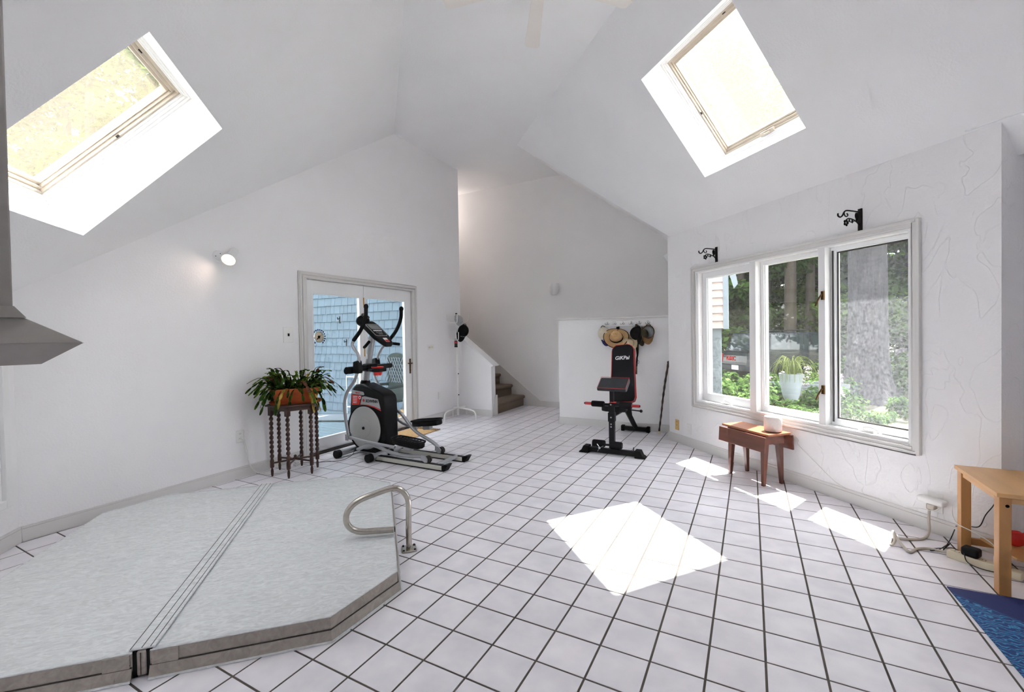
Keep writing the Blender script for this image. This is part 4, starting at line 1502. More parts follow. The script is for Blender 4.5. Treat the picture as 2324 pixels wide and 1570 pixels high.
def cactus_branch(base, az, reach, lift, drop, nseg, w):
    """chain of flattened leaf pads following an arching path"""
    m = MB()
    pts = []
    for i in range(nseg + 1):
        q = i / nseg
        r = reach * q
        z = lift * math.sin(min(1.0, q * 1.35) * PI / 2) - drop * q * q
        wob = 0.012 * math.sin(5 * q + az * 3)
        pts.append(Vector((base[0] + r * math.cos(az) - wob * math.sin(az), base[1] + r * math.sin(az) + wob * math.cos(az), base[2] + z)))
    for i in range(nseg):
        a, b = pts[i], pts[i + 1]
        d = b - a
        if d.length < 1e-4:
            continue
        t = d.normalized()
        sd = t.cross(Vector((random.uniform(-0.5, 0.5), random.uniform(-0.5, 0.5), 1))).normalized()
        up = sd.cross(t).normalized()
        ww = w * random.uniform(0.8, 1.15)
        row = [(0.0, 0.25), (0.2, 0.75), (0.5, 1.0), (0.8, 0.9), (1.03, 0.45)]
        vs, fs = [], []
        for q, f in row:
            c = a + d * q
            h = 0.0022
            vs += [c + sd * ww * f + up * 0, c + up * h, c - sd * ww * f, c - up * h]
        for r_ in range(len(row) - 1):
            for k in range(4):
                fs.append((r_ * 4 + k, r_ * 4 + (k + 1) % 4, r_ * 4 + 4 + (k + 1) % 4, r_ * 4 + 4 + k))
        fs += [(0, 1, 2, 3), tuple(len(vs) - 4 + k for k in (3, 2, 1, 0))]
        m.add(vs, fs)
    return m


rs_ = random.Random(5)
for n in range(165):
    bx = rs_.uniform(-0.19, 0.19)
    by = rs_.uniform(-0.07, 0.07)
    az = math.atan2(by * 2.2 + rs_.uniform(-0.12, 0.12), bx * 1.1 + rs_.uniform(-0.10, 0.10))
    edge = abs(bx) / 0.19
    kind = rs_.random()
    if kind < 0.30:          # upright, from the middle
        reach, lift, drop = rs_.uniform(0.06, 0.18), rs_.uniform(0.14, 0.235), rs_.uniform(0.0, 0.06)
    elif kind < 0.75:        # arching outwards
        reach, lift, drop = rs_.uniform(0.15, 0.28), rs_.uniform(0.09, 0.18), rs_.uniform(0.08, 0.20)
    else:                    # hanging over the rim
        reach, lift, drop = rs_.uniform(0.12, 0.22), rs_.uniform(0.05, 0.10), rs_.uniform(0.17, 0.28)
    mt = rs_.choices(['cactus_dark', 'cactus_green', 'cactus_plum', 'cactus_pale'], [0.48, 0.36, 0.10, 0.06])[0]
    obj('branch', cactus_branch((bx, by, 0.13), az, reach, lift, drop, rs_.randint(5, 6), 0.0155), mt, pp_, smooth=60)
for az, r in ((-1.35, 0.16), (-1.05, 0.17), (-0.75, 0.15), (-1.2, 0.13)):
    obj('branch', cactus_branch((0.10, -0.06, 0.13), az, r, 0.05, 0.27, 7, 0.0105), 'cactus_pale', pp_, smooth=60, label='pale yellow hanging branch')

# ------------------------------------------------------------------ coat rack
cr_ = thing('coat_rack', 'white metal coat rack standing in the corner by the stairs', 'coat rack', loc=(-3.505, 3.37, 0))
obj('pole', MB().tube([(0, 0, 0.03), (0, 0, 1.10)], 0.0165, 14), 'white_metal', cr_, smooth=50)
obj('upper_pole', MB().tube([(0, 0, 1.10), (0, 0, 1.715)], 0.015, 14), 'white_metal', cr_, smooth=50)
obj('top_cap', MB().lathe([(0.017, 1.705), (0.0175, 1.72), (0.012, 1.728), (0.0, 1.73)], 14), 'seal_dark', cr_, smooth=50)
for dx, dy in ((0.088, -0.487), (0.455, -0.16), (0.03, 0.20), (-0.09, -0.02)):
    l = math.hypot(dx, dy)
    ux, uy = dx / l, dy / l
    obj('base_leg', MB().tube([(0, 0, 0.155), (ux * l * 0.75, uy * l * 0.75, 0.155), (ux * l * 0.94, uy * l * 0.94, 0.135), (dx, dy, 0.085), (dx, dy, 0.0)], 0.0115, 10, 5), 'white_metal', cr_, smooth=50)
obj('base_hub', MB().lathe([(0.0, 0.03), (0.021, 0.03), (0.021, 0.17), (0.0, 0.17)], 14), 'white_metal', cr_, smooth=40)
for z, hs_ in ((1.60, ((-0.135, -0.075), (0.165, 0.10), (0.10, -0.12), (-0.05, 0.12))), (1.31, ((-0.105, -0.05), (0.10, -0.09), (0.07, 0.11)))):
    for dx, dy in hs_:
        obj('hook', MB().tube([(0, 0, z - 0.03), (dx * 0.65, dy * 0.65, z - 0.03), (dx * 0.95, dy * 0.95, z), (dx, dy, z + 0.06), (dx, dy, z + 0.10)], 0.0065, 8, 5), 'white_metal', cr_, smooth=50)
for z in (0.37, 0.72):
    obj('screw', MB().lathe([(0.0, 0.012), (0.009, 0.010), (0.010, 0.0)], 10, (0.0165, 0, z), Matrix.Rotation(PI / 2, 3, 'Y')), 'iron', cr_, smooth=50)
tg = thing('hang_tag', 'small red and green tag hanging on the white coat rack pole', 'tag', loc=(-3.503, 3.345, 1.16))
obj('label_body', MB().box(-0.028, 0.028, -0.008, 0.004, 0.0, 0.11), 'green_plastic', tg, bevel=0.003)
obj('label_band', MB().box(-0.0285, 0.0285, -0.0085, 0.0045, 0.062, 0.095), 'piping_red', tg)
obj('label_top', MB().box(-0.026, 0.026, -0.007, 0.003, 0.11, 0.145), 'acrylic', tg)
obj('label_foot', MB().box(-0.0285, 0.0285, -0.0085, 0.0045, 0.004, 0.018), 'print_black', tg)


def cap(name, label, M, crown, brim, lining=None, logo=None, group='caps and hats on the coat hooks'):
    t = thing(name, label, 'cap', group=group)
    t.matrix_world = M
    n, mm = 18, 7
    vs, fs = [], []
    for i in range(mm + 1):
        th = PI / 2 * i / mm
        for k in range(n):
            an = 2 * PI * k / n
            vs.append((0.092 * math.sin(th) * math.cos(an), 0.080 * math.sin(th) * math.sin(an), 0.105 * math.cos(th)))
    for i in range(mm):
        for k in range(n):
            fs.append((i * n + k, (i + 1) * n + k, (i + 1) * n + (k + 1) % n, i * n + (k + 1) % n))
    o = obj('crown', MB().add(vs, fs), crown, t, smooth=60)
    sol = o.modifiers.new('thickness', 'SOLIDIFY')
    sol.thickness = 0.003
    bm_, bf = [], []
    for i in range(9):
        y = -0.076 + 0.152 * i / 8
        x0 = 0.092 * math.sqrt(max(0, 1 - (y / 0.080) ** 2))
        ext = 0.075 * math.sqrt(max(0, 1 - (y / 0.080) ** 2)) ** 0.8
        dz = -0.22 * y * y / 0.08
        bm_ += [(x0 - 0.004, y, dz), (x0 + ext, y, dz - 0.012), (x0 + ext, y, dz - 0.009), (x0 - 0.004, y, dz + 0.003)]
    for i in range(8):
        for k in range(4):
            bf.append((i * 4 + k, i * 4 + (k + 1) % 4, (i + 1) * 4 + (k + 1) % 4, (i + 1) * 4 + k))
    bf += [(0, 1, 2, 3), (35, 34, 33, 32)]
    obj('brim', MB().add(bm_, bf), brim, t, smooth=40)
    obj('button', MB().sphere((0, 0, 0.106), 0.007, 8, 6), crown, t, smooth=60)
    obj('strap', MB().tube([(-0.088, -0.03, 0.004), (-0.105, 0.0, 0.02), (-0.088, 0.03, 0.004)], 0.004, 6, 4), 'cloth_black', t, smooth=60)
    if lining:
        ln = [((p[0] * 0.86, p[1] * 0.84, p[2] * 0.90)) for p in vs]
        obj('lining', MB().add(ln, fs), lining, t, smooth=60)
    if logo:
        for k in range(3):
            obj('emblem', MB().sphere((0.078, -0.028 + 0.028 * k, 0.048 + 0.004 * (k % 2)), 0.012, 8, 6, (0.35, 1, 1.1)), logo, t, smooth=60)
    return t


def basis(x, z, o, s=1.0):
    x = Vector(x).normalized()
    z = Vector(z)
    z = (z - x * z.dot(x)).normalized()
    y = z.cross(x)
    return Matrix(((x.x * s, y.x * s, z.x * s, o[0]), (x.y * s, y.y * s, z.y * s, o[1]), (x.z * s, y.z * s, z.z * s, o[2]), (0, 0, 0, 1)))


cap('baseball_cap', 'black baseball cap hanging on the white coat rack', basis((-0.25, -0.1, -1), (0.75, -0.4, 0.1), (-3.40, 3.40, 1.43), 1.15), 'cloth_black', 'cloth_black', logo='cloth_grey', group='caps on the white coat rack')
cap('baseball_cap', 'grey cap slung at the top of the white coat rack', basis((0.6, 0.1, -0.8), (0.3, -0.6, 0.8), (-3.455, 3.36, 1.61), 0.85), 'cloth_grey', 'cloth_grey', group='caps on the white coat rack')

# ------------------------------------------------------------------ hook rail with hats on the half wall
hk = thing('hook_rail', 'white rail with six double hooks on the half wall', 'hook rail', loc=(-0.72, 3.535, 1.485))
obj('board', MB().box(-0.352, 0.352, -0.016, 0.0, -0.042, 0.042), 'trim_white', hk, bevel=0.004)
hooks_x = [-0.275, -0.174, -0.060, 0.059, 0.169, 0.284]
for x in hooks_x:
    m = MB()
    m.sphere((x, -0.018, 0.012), 0.014, 10, 6, (0.8, 0.4, 1.3))
    for s in (-1, 1):
        m.tube([(x, -0.022, 0.0), (x + s * 0.010, -0.034, -0.012), (x + s * 0.024, -0.040, -0.010), (x + s * 0.030, -0.040, 0.008)], 0.0042, 8, 4)
    obj('hook', m, 'chrome', hk, smooth=50)

cap('baseball_cap', 'cream baseball cap with navy peak, leftmost on the hook rail', basis((0.18, 0, -1), (-0.12, -1, 0.05), (-1.035, 3.49, 1.345), 1.08), 'cloth_cream', 'cloth_navy', logo='print_black')
cap('baseball_cap', 'brown cap showing its grey lining, rightmost on the hook rail', basis((-0.02, 0, -1), (0.0, 1, 0.12), (-0.415, 3.43, 1.36), 1.02), 'cloth_brown', 'cloth_brown', lining='cloth_grey')
cap('baseball_cap', 'black cap hung sideways between the straw hat and the brown cap', basis((-0.15, -0.15, -1), (-0.75, -0.65, 0.0), (-0.56, 3.46, 1.34), 1.05), 'cloth_black', 'cloth_black')
cap('baseball_cap', 'olive cap hung beside the brown cap showing grey lining', basis((0.1, -0.1, -1), (0.8, -0.5, 0.0), (-0.515, 3.49, 1.325), 0.95), 'cloth_olive', 'cloth_olive')


def straw_hat(label, M, mt, band, r0, curl, crown_h=0.105, group='caps and hats on the coat hooks'):
    t = thing('straw_hat', label, 'hat', group=group)
    t.matrix_world = M
    n = 40
    vs, fs = [], []
    rows = [(0.088, 0.0), (0.105, -0.004), (0.125, -0.003), (r0 * 0.93, 0.0), (r0, 0.004)]
    for r, z in rows:
        for k in range(n):
            an = 2 * PI * k / n
            rx, ry = r * 1.06, r * 0.95
            f = max(0, (r - 0.09) / (r0 - 0.09))
            vs.append((rx * math.cos(an), ry * math.sin(an), z + curl * f * abs(math.cos(an)) ** 2 - 0.4 * curl * f * math.sin(an) ** 2))
    for i in range(len(rows) - 1):
        for k in range(n):
            fs.append((i * n + k, i * n + (k + 1) % n, (i + 1) * n + (k + 1) % n, (i + 1) * n + k))
    o = obj('brim', MB().add(vs, fs), mt, t, smooth=60)
    sol = o.modifiers.new('thickness', 'SOLIDIFY')
    sol.thickness = 0.004
    cv, cf_ = [], []
    prof = [(0.088, 0.0), (0.085, 0.03), (0.080, 0.06), (0.073, 0.088), (0.055, crown_h), (0.03, crown_h - 0.008), (0.0, crown_h - 0.02)]
    for r, z in prof:
        for k in range(n):
            an = 2 * PI * k / n
            dent = 0.022 * max(0, z - 0.05) / 0.05 * max(0, math.cos(an * 2 + 0.6))
            cv.append(((r - dent) * 1.06 * math.cos(an), (r - dent) * 0.95 * math.sin(an), z - 0.5 * dent))
    for i in range(len(prof) - 1):
        for k in range(n):
            cf_.append((i * n + k, i * n + (k + 1) % n, (i + 1) * n + (k + 1) % n, (i + 1) * n + k))
    obj('crown', MB().add(cv, cf_), mt, t, smooth=60)
    if band:
        bv = []
        for r, z in ((0.0905, 0.001), (0.0885, 0.034)):
            for k in range(n):
                an = 2 * PI * k / n
                bv.append((r * 1.07 * math.cos(an), r * 0.96 * math.sin(an), z))
        obj('hat_band', MB().add(bv, [(k, (k + 1) % n, n + (k + 1) % n, n + k) for k in range(n)]), 'cloth_black', t, smooth=60)
        ed = [vs[4 * n + k] for k in range(n)]
        obj('edge_binding', MB().tube(ed, 0.005, 6, 0, closed=True), 'cloth_black', t, smooth=60)
        obj('cord_loop', MB().tube([(0.0, 0.09, 0.03), (-0.005, 0.16, 0.035), (0.01, 0.175, 0.0), (0.0, 0.13, -0.01)], 0.004, 6, 4), 'cloth_black', t, smooth=60)
        obj('toggle', MB().box(-0.032, 0.005, 0.145, 0.172, 0.0, 0.02), 'cloth_black', t, bevel=0.004)
    return t


straw_hat('tan straw hat with black band on the hook rail above the bench', basis((1, 0.05, -0.14), (0.06, -1, 0.62), (-0.845, 3.415, 1.285), 0.98), 'straw', True, 0.165, 0.035, 0.115)
straw_hat('pale straw hat half hidden behind the tan hat and bench', basis((0.92, -0.1, 0.2), (-0.3, -1, 0.1), (-0.695, 3.455, 1.20), 0.93), 'straw_pale', False, 0.145, 0.02)
st_ = thing('strap_bundle', 'dark strap with a ring hanging below the black cap', 'strap', loc=(-0.59, 3.51, 1.45), group='caps and hats on the coat hooks')
obj('strap', MB().tube([(0.0, -0.02, 0.02), (0.015, -0.015, -0.15), (0.02, -0.01, -0.36), (0.0, -0.01, -0.48), (-0.005, -0.01, -0.67)], 0.011, 8, 5, flat=0.35), 'cloth_olive', st_, smooth=60)
obj('strap', MB().tube([(0.012, -0.018, 0.02), (-0.005, -0.02, -0.2), (0.012, -0.02, -0.40), (0.004, -0.016, -0.56)], 0.008, 8, 5, flat=0.4), 'cloth_black', st_, smooth=60)
obj('ring', MB().tube([(0.018 + 0.018 * math.cos(a), -0.022, -0.50 + 0.024 * math.sin(a)) for a in [2 * PI * k / 14 for k in range(14)]], 0.003, 6, 0, closed=True), 'chrome', st_, smooth=60)

cn = thing('walking_stick', 'dark knobbly walking stick leaning in the corner', 'walking stick', loc=(-0.285, 3.40, 0))
stp = [(0, 0, 0.03), (0.025, 0.02, 0.25), (0.048, 0.045, 0.48), (0.075, 0.07, 0.70), (0.112, 0.10, 0.94)]
obj('shaft', MB().tube(stp, 0.013, 10, 10, rad=lambda q: 0.0105 + 0.004 * q + 0.0022 * math.sin(60 * q)), 'dark_wood', cn, smooth=60)
obj('ferrule', MB().tube([(-0.003, 0, 0.0), (0.002, 0.002, 0.04)], 0.017, 12), 'ivory_plastic', cn, smooth=50)
obj('knob', MB().sphere((0.114, 0.102, 0.95), 0.02, 12, 8), 'dark_wood', cn, smooth=60)

# ------------------------------------------------------------------ plates, switches, lamps on the walls


def plate(name, label, cat, root, rz, w, h, m, parts, group=None):
    t = thing(name, label, cat, loc=root, rz=rz, group=group)
    obj('cover_plate', MB().box(-w / 2, w / 2, -0.007, 0.0, -h / 2, h / 2), m, t, bevel=0.003)
    for nm, bx_, mm in parts:
        obj(nm, MB().box(*bx_), mm, t, bevel=0.001)
    return t


def sockets(m='print_black'):
    o = []
    for zc in (-0.022, 0.022):
        o.append(('socket', (-0.017, 0.017, -0.009, -0.005, zc - 0.014, zc + 0.014), 'white_plastic'))
        o.append(('slot', (-0.008, -0.005, -0.0096, -0.006, zc - 0.003, zc + 0.007), m))
        o.append(('slot', (0.005, 0.008, -0.0096, -0.006, zc - 0.003, zc + 0.007), m))
    return o


plate('light_switch', 'white single light switch left of the glazed door', 'light switch', lw(2.04, 0.015, 1.39), LW_A, 0.115, 0.165, 'white_plastic',
      [('toggle', (-0.007, 0.007, -0.018, -0.004, -0.014, 0.016), 'print_black')])
plate('dimmer_switch', 'white double rotary dimmer right of the glazed door', 'light switch', lw(4.535, 0.015, 1.174), LW_A, 0.15, 0.085, 'white_plastic',
      [('rotary_knob', (-0.045, -0.015, -0.022, -0.006, -0.015, 0.015), 'ivory_plastic'), ('rotary_knob', (0.015, 0.045, -0.022, -0.006, -0.015, 0.015), 'ivory_plastic'),
       ('indicator', (-0.064, -0.060, -0.009, -0.006, -0.004, 0.008), 'piping_red')])
plate('wall_outlet', 'white outlet with a white cord, left of the plant stand', 'outlet', lw(1.492, 0.015, 0.405), LW_A, 0.075, 0.12, 'white_plastic', sockets())
plate('wall_outlet', 'white outlet low behind the coat rack', 'outlet', lw(4.74, 0.015, 0.385), LW_A, 0.07, 0.115, 'white_plastic', sockets('trim_paint'))
plate('jack_plate', 'tan jack plate low on the wall near the walking stick', 'wall plate', us(-2.156, SW + 0.016, 0.215), RU, 0.07, 0.125, 'tan_plate',
      [('hole', (-0.004, 0.004, -0.009, -0.006, -0.004, 0.004), 'print_black'), ('hole', (-0.004, 0.004, -0.009, -0.006, 0.036, 0.044), 'print_black')])
plate('wall_outlet', 'white outlet between the tan plate and the drop-leaf table', 'outlet', us(-1.938, SW + 0.016, 0.205), RU, 0.075, 0.12, 'white_plastic', sockets('trim_paint'))
plate('wall_outlet', 'white outlet behind the plug-in adapter near the right corner', 'outlet', us(0.478, SW + 0.016, 0.205), RU, 0.085, 0.13, 'white_plastic', sockets())

ad = thing('plug_adapter', 'rounded white plug-in adapter on the outlet near the right corner', 'adapter', loc=us(0.478, SW + 0.006, 0.218), rz=RU)
obj('housing', MB().box(-0.075, 0.075, -0.055, 0.0, -0.020, 0.022), 'white_plastic', ad, bevel=0.014, seg=3)
obj('plug', MB().box(-0.028, 0.020, -0.04, -0.002, -0.062, -0.022), 'cable_grey', ad, bevel=0.008)

sp = thing('wall_spotlight', 'white swivel spotlight glowing on the left wall', 'lamp', loc=lw(1.335, 0.015, 2.135), rz=LW_A)
obj('wall_plate', MB().lathe([(0.0, 0.014), (0.045, 0.012), (0.055, 0.0)], 24, (0, 0, 0), Matrix.Rotation(PI / 2, 3, 'X')), 'trim_white', sp, smooth=40)
for x_, z_ in ((0.012, 0.026), (-0.03, -0.004)):
    obj('plate_screw', MB().sphere((x_, -0.014, z_), 0.004, 8, 6), 'iron', sp, smooth=60)
obj('swivel', MB().tube([(0.02, -0.01, 0.0), (0.05, -0.06, 0.0)], 0.012, 10), 'trim_white', sp, smooth=50)
axd = Vector((-0.62, -0.48, -0.62)).normalized()
Ms = Matrix.Translation(Vector((0.06, -0.085, -0.01))) @ axd.to_track_quat('Z', 'Y').to_matrix().to_4x4()
shd = MB().lathe([(0.0, -0.135), (0.034, -0.132), (0.036, -0.02), (0.038, -0.012), (0.056, 0.03), (0.060, 0.05), (0.058, 0.05), (0.052, 0.03), (0.034, -0.008), (0.0, -0.012)], 28).xf(Ms)
obj('lamp_shade', shd, 'trim_white', sp, smooth=40)
obj('bulb', MB().lathe([(0.0, 0.036), (0.03, 0.034), (0.048, 0.026), (0.05, 0.02), (0.0, 0.02)], 24).xf(Ms), 'bulb_warm', sp, smooth=50)
ld = bpy.data.lights.new('spot_beam', 'SPOT')
ld.energy = 1.3
ld.color = (1.0, 0.74, 0.60)
ld.spot_size = math.radians(110)
ld.spot_blend = 1.0
ld.shadow_soft_size = 0.05
lo = bpy.data.objects.new('spot_beam', ld)
COL.objects.link(lo)
lo.parent = sp
lo.matrix_local = Matrix.Translation(Ms @ Vector((0, 0, 0.06))) @ Vector((-0.80, 0.02, -0.50)).to_track_quat('-Z', 'Y').to_matrix().to_4x4()

sn = thing('wall_sconce', 'small white bowl sconce on the shaded back wall', 'lamp', loc=(-2.352, 4.885, 2.18))
obj('bowl', MB().lathe([(0.0, -0.105), (0.055, -0.10), (0.085, -0.06), (0.098, 0.0), (0.098, 0.05), (0.085, 0.085), (0.08, 0.085), (0.09, 0.04)], 28, arc=2 * PI).xf(Matrix.Diagonal((1, 0.8, 1.1, 1)) @ Matrix.Translation(Vector((0, -0.098, 0)))), 'trim_white', sn, smooth=50)
obj('back_plate', MB().box(-0.03, 0.03, -0.02, 0.0, -0.06, 0.06), 'trim_white', sn, bevel=0.004)
s2 = thing('wall_sconce', 'lit sconce high in the stairwell, hidden by the tall wall', 'lamp', loc=(-4.95, 4.885, 3.55))
obj('bowl', MB().lathe([(0.0, -0.105), (0.055, -0.10), (0.085, -0.06), (0.098, 0.0), (0.098, 0.05), (0.09, 0.04)], 24).xf(Matrix.Translation(Vector((0, -0.11, 0)))), 'trim_white', s2, smooth=50)
pd = bpy.data.lights.new('stair_bulb', 'POINT')
pd.energy = 7
pd.color = (1.0, 0.88, 0.80)
pd.shadow_soft_size = 0.05
pl_ = bpy.data.objects.new('stair_bulb', pd)
COL.objects.link(pl_)
pl_.parent = s2
pl_.location = (0, -0.16, 0.2)

# wrought iron plant brackets above the window
for uc, lab in ((-1.470, 'smaller wrought iron bracket above the left end of the triple window'), (0.012, 'larger wrought iron bracket above the right end of the triple window')):
    br = thing('plant_bracket', lab, 'bracket', loc=us(uc, SW + 0.016, 2.09), rz=RU, group='iron plant brackets above the window')
    obj('back_plate', MB().box(-0.015, 0.015, -0.010, 0.0, 0.0, 0.165), 'iron', br, bevel=0.002)
    arm_ = [(0, -0.008, 0.140), (0, -0.09, 0.143), (0, -0.145, 0.142), (0, -0.168, 0.128), (0, -0.185, 0.102), (0, -0.208, 0.090), (0, -0.228, 0.100), (0, -0.228, 0.116)]
    obj('hook_arm', MB().tube(arm_, 0.0055, 8, 5), 'iron', br, smooth=50)
    scr = [(0, -0.168, 0.126), (0, -0.160, 0.104), (0, -0.142, 0.098), (0, -0.130, 0.110), (0, -0.140, 0.122)]
    obj('scroll', MB().tube(scr, 0.004, 8, 5), 'iron', br, smooth=50)
    brc = [(0, -0.008, 0.030), (0, -0.035, 0.060), (0, -0.080, 0.080), (0, -0.125, 0.085), (0, -0.150, 0.070)]
    obj('brace', MB().tube(brc, 0.0045, 8, 5), 'iron', br, smooth=50)
    vine = [(0, -0.01, 0.05), (0, -0.05, 0.072), (0, -0.09, 0.058), (0, -0.12, 0.066), (0, -0.145, 0.052)]
    obj('vine', MB().tube(vine, 0.003, 8, 5), 'iron', br, smooth=50)
    fl = MB()
    for k in range(5):
        a = 2 * PI * k / 5
        fl.sphere((0, -0.148 + 0.016 * math.cos(a), 0.052 + 0.016 * math.sin(a)), 0.011, 8, 6, (0.4, 1, 1))
    obj('flower', fl, 'iron', br, smooth=60)
    lf = MB()
    for y_, z_, s_ in ((-0.085, 0.066, 0.014), (-0.115, 0.072, 0.012), (-0.045, 0.11, 0.022), (-0.04, 0.085, 0.018)):
        lf.sphere((0, y_, z_), s_, 8, 6, (0.3, 0.6, 1.1))
    obj('leaves', lf, 'iron', br, smooth=60)
    obj('bird', MB().sphere((0, -0.035, 0.105), 0.03, 10, 8, (0.3, 0.45, 1)), 'iron', br, smooth=60)

# ------------------------------------------------------------------ drop-leaf table and speaker under the window
dt = thing('drop_leaf_table', 'small reddish-brown drop-leaf table under the triple window', 'table', loc=us(-0.78, 1.94), rz=RU)
obj('table_top', MB().box(-0.265, 0.265, -0.125, 0.125, 0.447, 0.465), 'walnut_top', dt, bevel=0.002)
lf = MB().box(-0.265, 0.265, -0.0075, 0.0075, -0.13, 0.0)
o = obj('leaf', lf, 'walnut', dt, bevel=0.002)
o.location, o.rotation_euler = (0, -0.150, 0.441), (math.radians(-4), 0, 0)
o = obj('leaf', lf.mesh('leaf'), 'walnut', dt, bevel=0.002)
o.location, o.rotation_euler = (0, 0.146, 0.441), (math.radians(4), 0, 0)
ap = MB()
ap.box(-0.22, 0.22, -0.10, -0.085, 0.365, 0.447)
ap.box(-0.22, 0.22, 0.085, 0.10, 0.365, 0.447)
ap.box(-0.22, -0.205, -0.085, 0.085, 0.365, 0.447)
ap.box(0.205, 0.22, -0.085, 0.085, 0.365, 0.447)
obj('apron', ap, 'walnut', dt)
for sx_ in (-1, 1):
    for sy_ in (-1, 1):
        m = MB()
        tx, ty, bx_, by_ = 0.185 * sx_, 0.075 * sy_, 0.190 * sx_, 0.100 * sy_
        a, b = 0.026, 0.013
        vs = [(tx - a, ty - a, 0.445), (tx + a, ty - a, 0.445), (tx + a, ty + a, 0.445), (tx - a, ty + a, 0.445),
              (bx_ - b, by_ - b, 0.0), (bx_ + b, by_ - b, 0.0), (bx_ + b, by_ + b, 0.0), (bx_ - b, by_ + b, 0.0)]
        m.add(vs, [(0, 1, 2, 3), (7, 6, 5, 4), (0, 4, 5, 1), (1, 5, 6, 2), (2, 6, 7, 3), (3, 7, 4, 0)])
        obj('leg', m, 'walnut_leg', dt, bevel=0.002)
spk = thing('smart_speaker', 'white fabric cylinder speaker standing on the drop-leaf table', 'speaker', loc=us(-0.605, 1.965, 0.465), rz=RU)
obj('body', MB().lathe([(0.0, 0.006), (0.066, 0.006), (0.070, 0.012), (0.071, 0.12), (0.066, 0.132), (0.060, 0.133)], 36), 'mesh_white', spk, smooth=40)
obj('top_panel', MB().lathe([(0.0, 0.1325), (0.058, 0.1325), (0.061, 0.134), (0.061, 0.130)], 36), 'white_plastic', spk, smooth=40)
obj('base_ring', MB().lathe([(0.0, 0.0), (0.060, 0.0), (0.062, 0.006), (0.0, 0.006)], 36), 'seal_dark', spk, smooth=40)


def cable(name, label, pts, r, m, n=6, sm=6):
    o = obj(name, MB().tube(pts, r, 8, sm), m, None, smooth=60)
    return tag(o, label, 'cable')


cable('speaker_cable', 'thin white cord running from the table to the adapter along the right baseboard',
      [us(-0.53, 2.10, 0.468), us(-0.505, 2.135, 0.40), us(-0.504, 2.138, 0.352), us(-0.351, 2.142, 0.24), us(-0.165, 2.128, 0.132), us(-0.02, 2.124, 0.112), us(0.098, 2.128, 0.117), us(0.20, 2.13, 0.112), us(0.299, 2.128, 0.109), us(0.40, 2.12, 0.14), us(0.50, 2.085, 0.165), us(0.55, 2.08, 0.205)], 0.0022, 'cable_white')

# ------------------------------------------------------------------ side table, mat and wiring at the right edge
tb_ = thing('side_table', 'pale birch side table cut by the right picture edge', 'table', loc=(1.875, 0.405, 0))
obj('table_top', MB().box(0.0, 0.56, 0.0, 0.533, 0.498, 0.52), 'birch', tb_, bevel=0.002)
for x0, y0 in ((0.012, 0.012), (0.012, 0.47), (0.50, 0.012), (0.50, 0.47)):
    lg = obj('leg', MB().box(x0, x0 + 0.045, y0, y0 + 0.055, 0.0, 0.498), 'birch_leg', tb_, bevel=0.002)
    if y0 < 0.1:
        obj('screw_cap', MB().lathe([(0.0, 0.003), (0.007, 0.002), (0.008, 0.0)], 12, (x0 + 0.030, y0, 0.455), Rx), 'print_black', lg)
ap = MB()
ap.box(0.02, 0.035, 0.06, 0.475, 0.465, 0.498)
ap.box(0.05, 0.51, 0.02, 0.035, 0.468, 0.498)
ap.box(0.05, 0.51, 0.50, 0.515, 0.44, 0.498)
obj('apron', ap, 'birch', tb_)
obj('stretcher', MB().box(0.05, 0.51, 0.49, 0.51, 0.06, 0.10), 'birch_leg', tb_, bevel=0.002)
obj('shelf', MB().prism([(0.16, 0.24), (0.51, 0.24), (0.51, 0.49), (0.10, 0.49)], 0.10, 0.115, 'z'), 'birch', tb_, bevel=0.002)
rb = thing('red_pouch', 'small red pouch on the low shelf of the birch table', 'pouch', loc=(2.10, 0.83, 0.115))
obj('pouch_body', MB().sphere((0, 0, 0.045), 0.05, 12, 8, (0.9, 0.6, 0.9)), 'lamp_red', rb, smooth=60)
obj('pouch_flap', MB().prism([(-0.06, 0.07), (0.05, 0.045), (0.05, 0.095), (-0.01, 0.085)], -0.032, -0.022), 'lamp_red', rb)

ym = thing('yoga_mat', 'navy yoga mat with pale blue line drawing at the lower right corner', 'mat', loc=(1.684, 0.395, 0.0), rz=math.radians(2))
obj('mat_sheet', MB().box(0.0, 0.61, -1.75, 0.0, 0.0, 0.006), 'mat_navy', ym, bevel=0.002)

stp_ = thing('power_strip', 'cream power strip on the floor under the birch table', 'power strip', loc=(1.80, 0.80, 0), rz=math.atan2(-0.118, 0.17))
pbd = obj('strip_body', MB().box(0.0, 0.30, 0.0, 0.055, 0.0, 0.042), 'ivory_plastic', stp_, bevel=0.004)
obj('rocker', MB().box(0.012, 0.03, 0.018, 0.036, 0.042, 0.047), 'ivory_plastic', pbd, bevel=0.001)
for k in range(5):
    x = 0.055 + 0.048 * k
    for dx in (-0.007, 0.007):
        obj('slot', MB().box(x + dx - 0.0015, x + dx + 0.0015, 0.022, 0.034, 0.0415, 0.0425), 'print_black', pbd)
pa = thing('power_adapter', 'black power adapter plugged into the cream strip', 'adapter', loc=(1.893, 0.757, 0.043), rz=math.atan2(-0.118, 0.17))
obj('housing', MB().box(-0.04, 0.035, -0.022, 0.042, 0.0, 0.05), 'black_plastic', pa, bevel=0.012, seg=3)
pw = thing('power_adapter', 'white square charger plugged into the cream strip', 'adapter', loc=(1.985, 0.70, 0.043), rz=math.atan2(-0.118, 0.17))
obj('housing', MB().box(-0.018, 0.024, -0.012, 0.034, 0.0, 0.048), 'white_plastic', pw, bevel=0.005)
obj('cable_plug', MB().box(-0.006, 0.012, 0.002, 0.020, 0.048, 0.062), 'white_plastic', pw, bevel=0.002)
go = us(0.470, 2.105, 0.16)
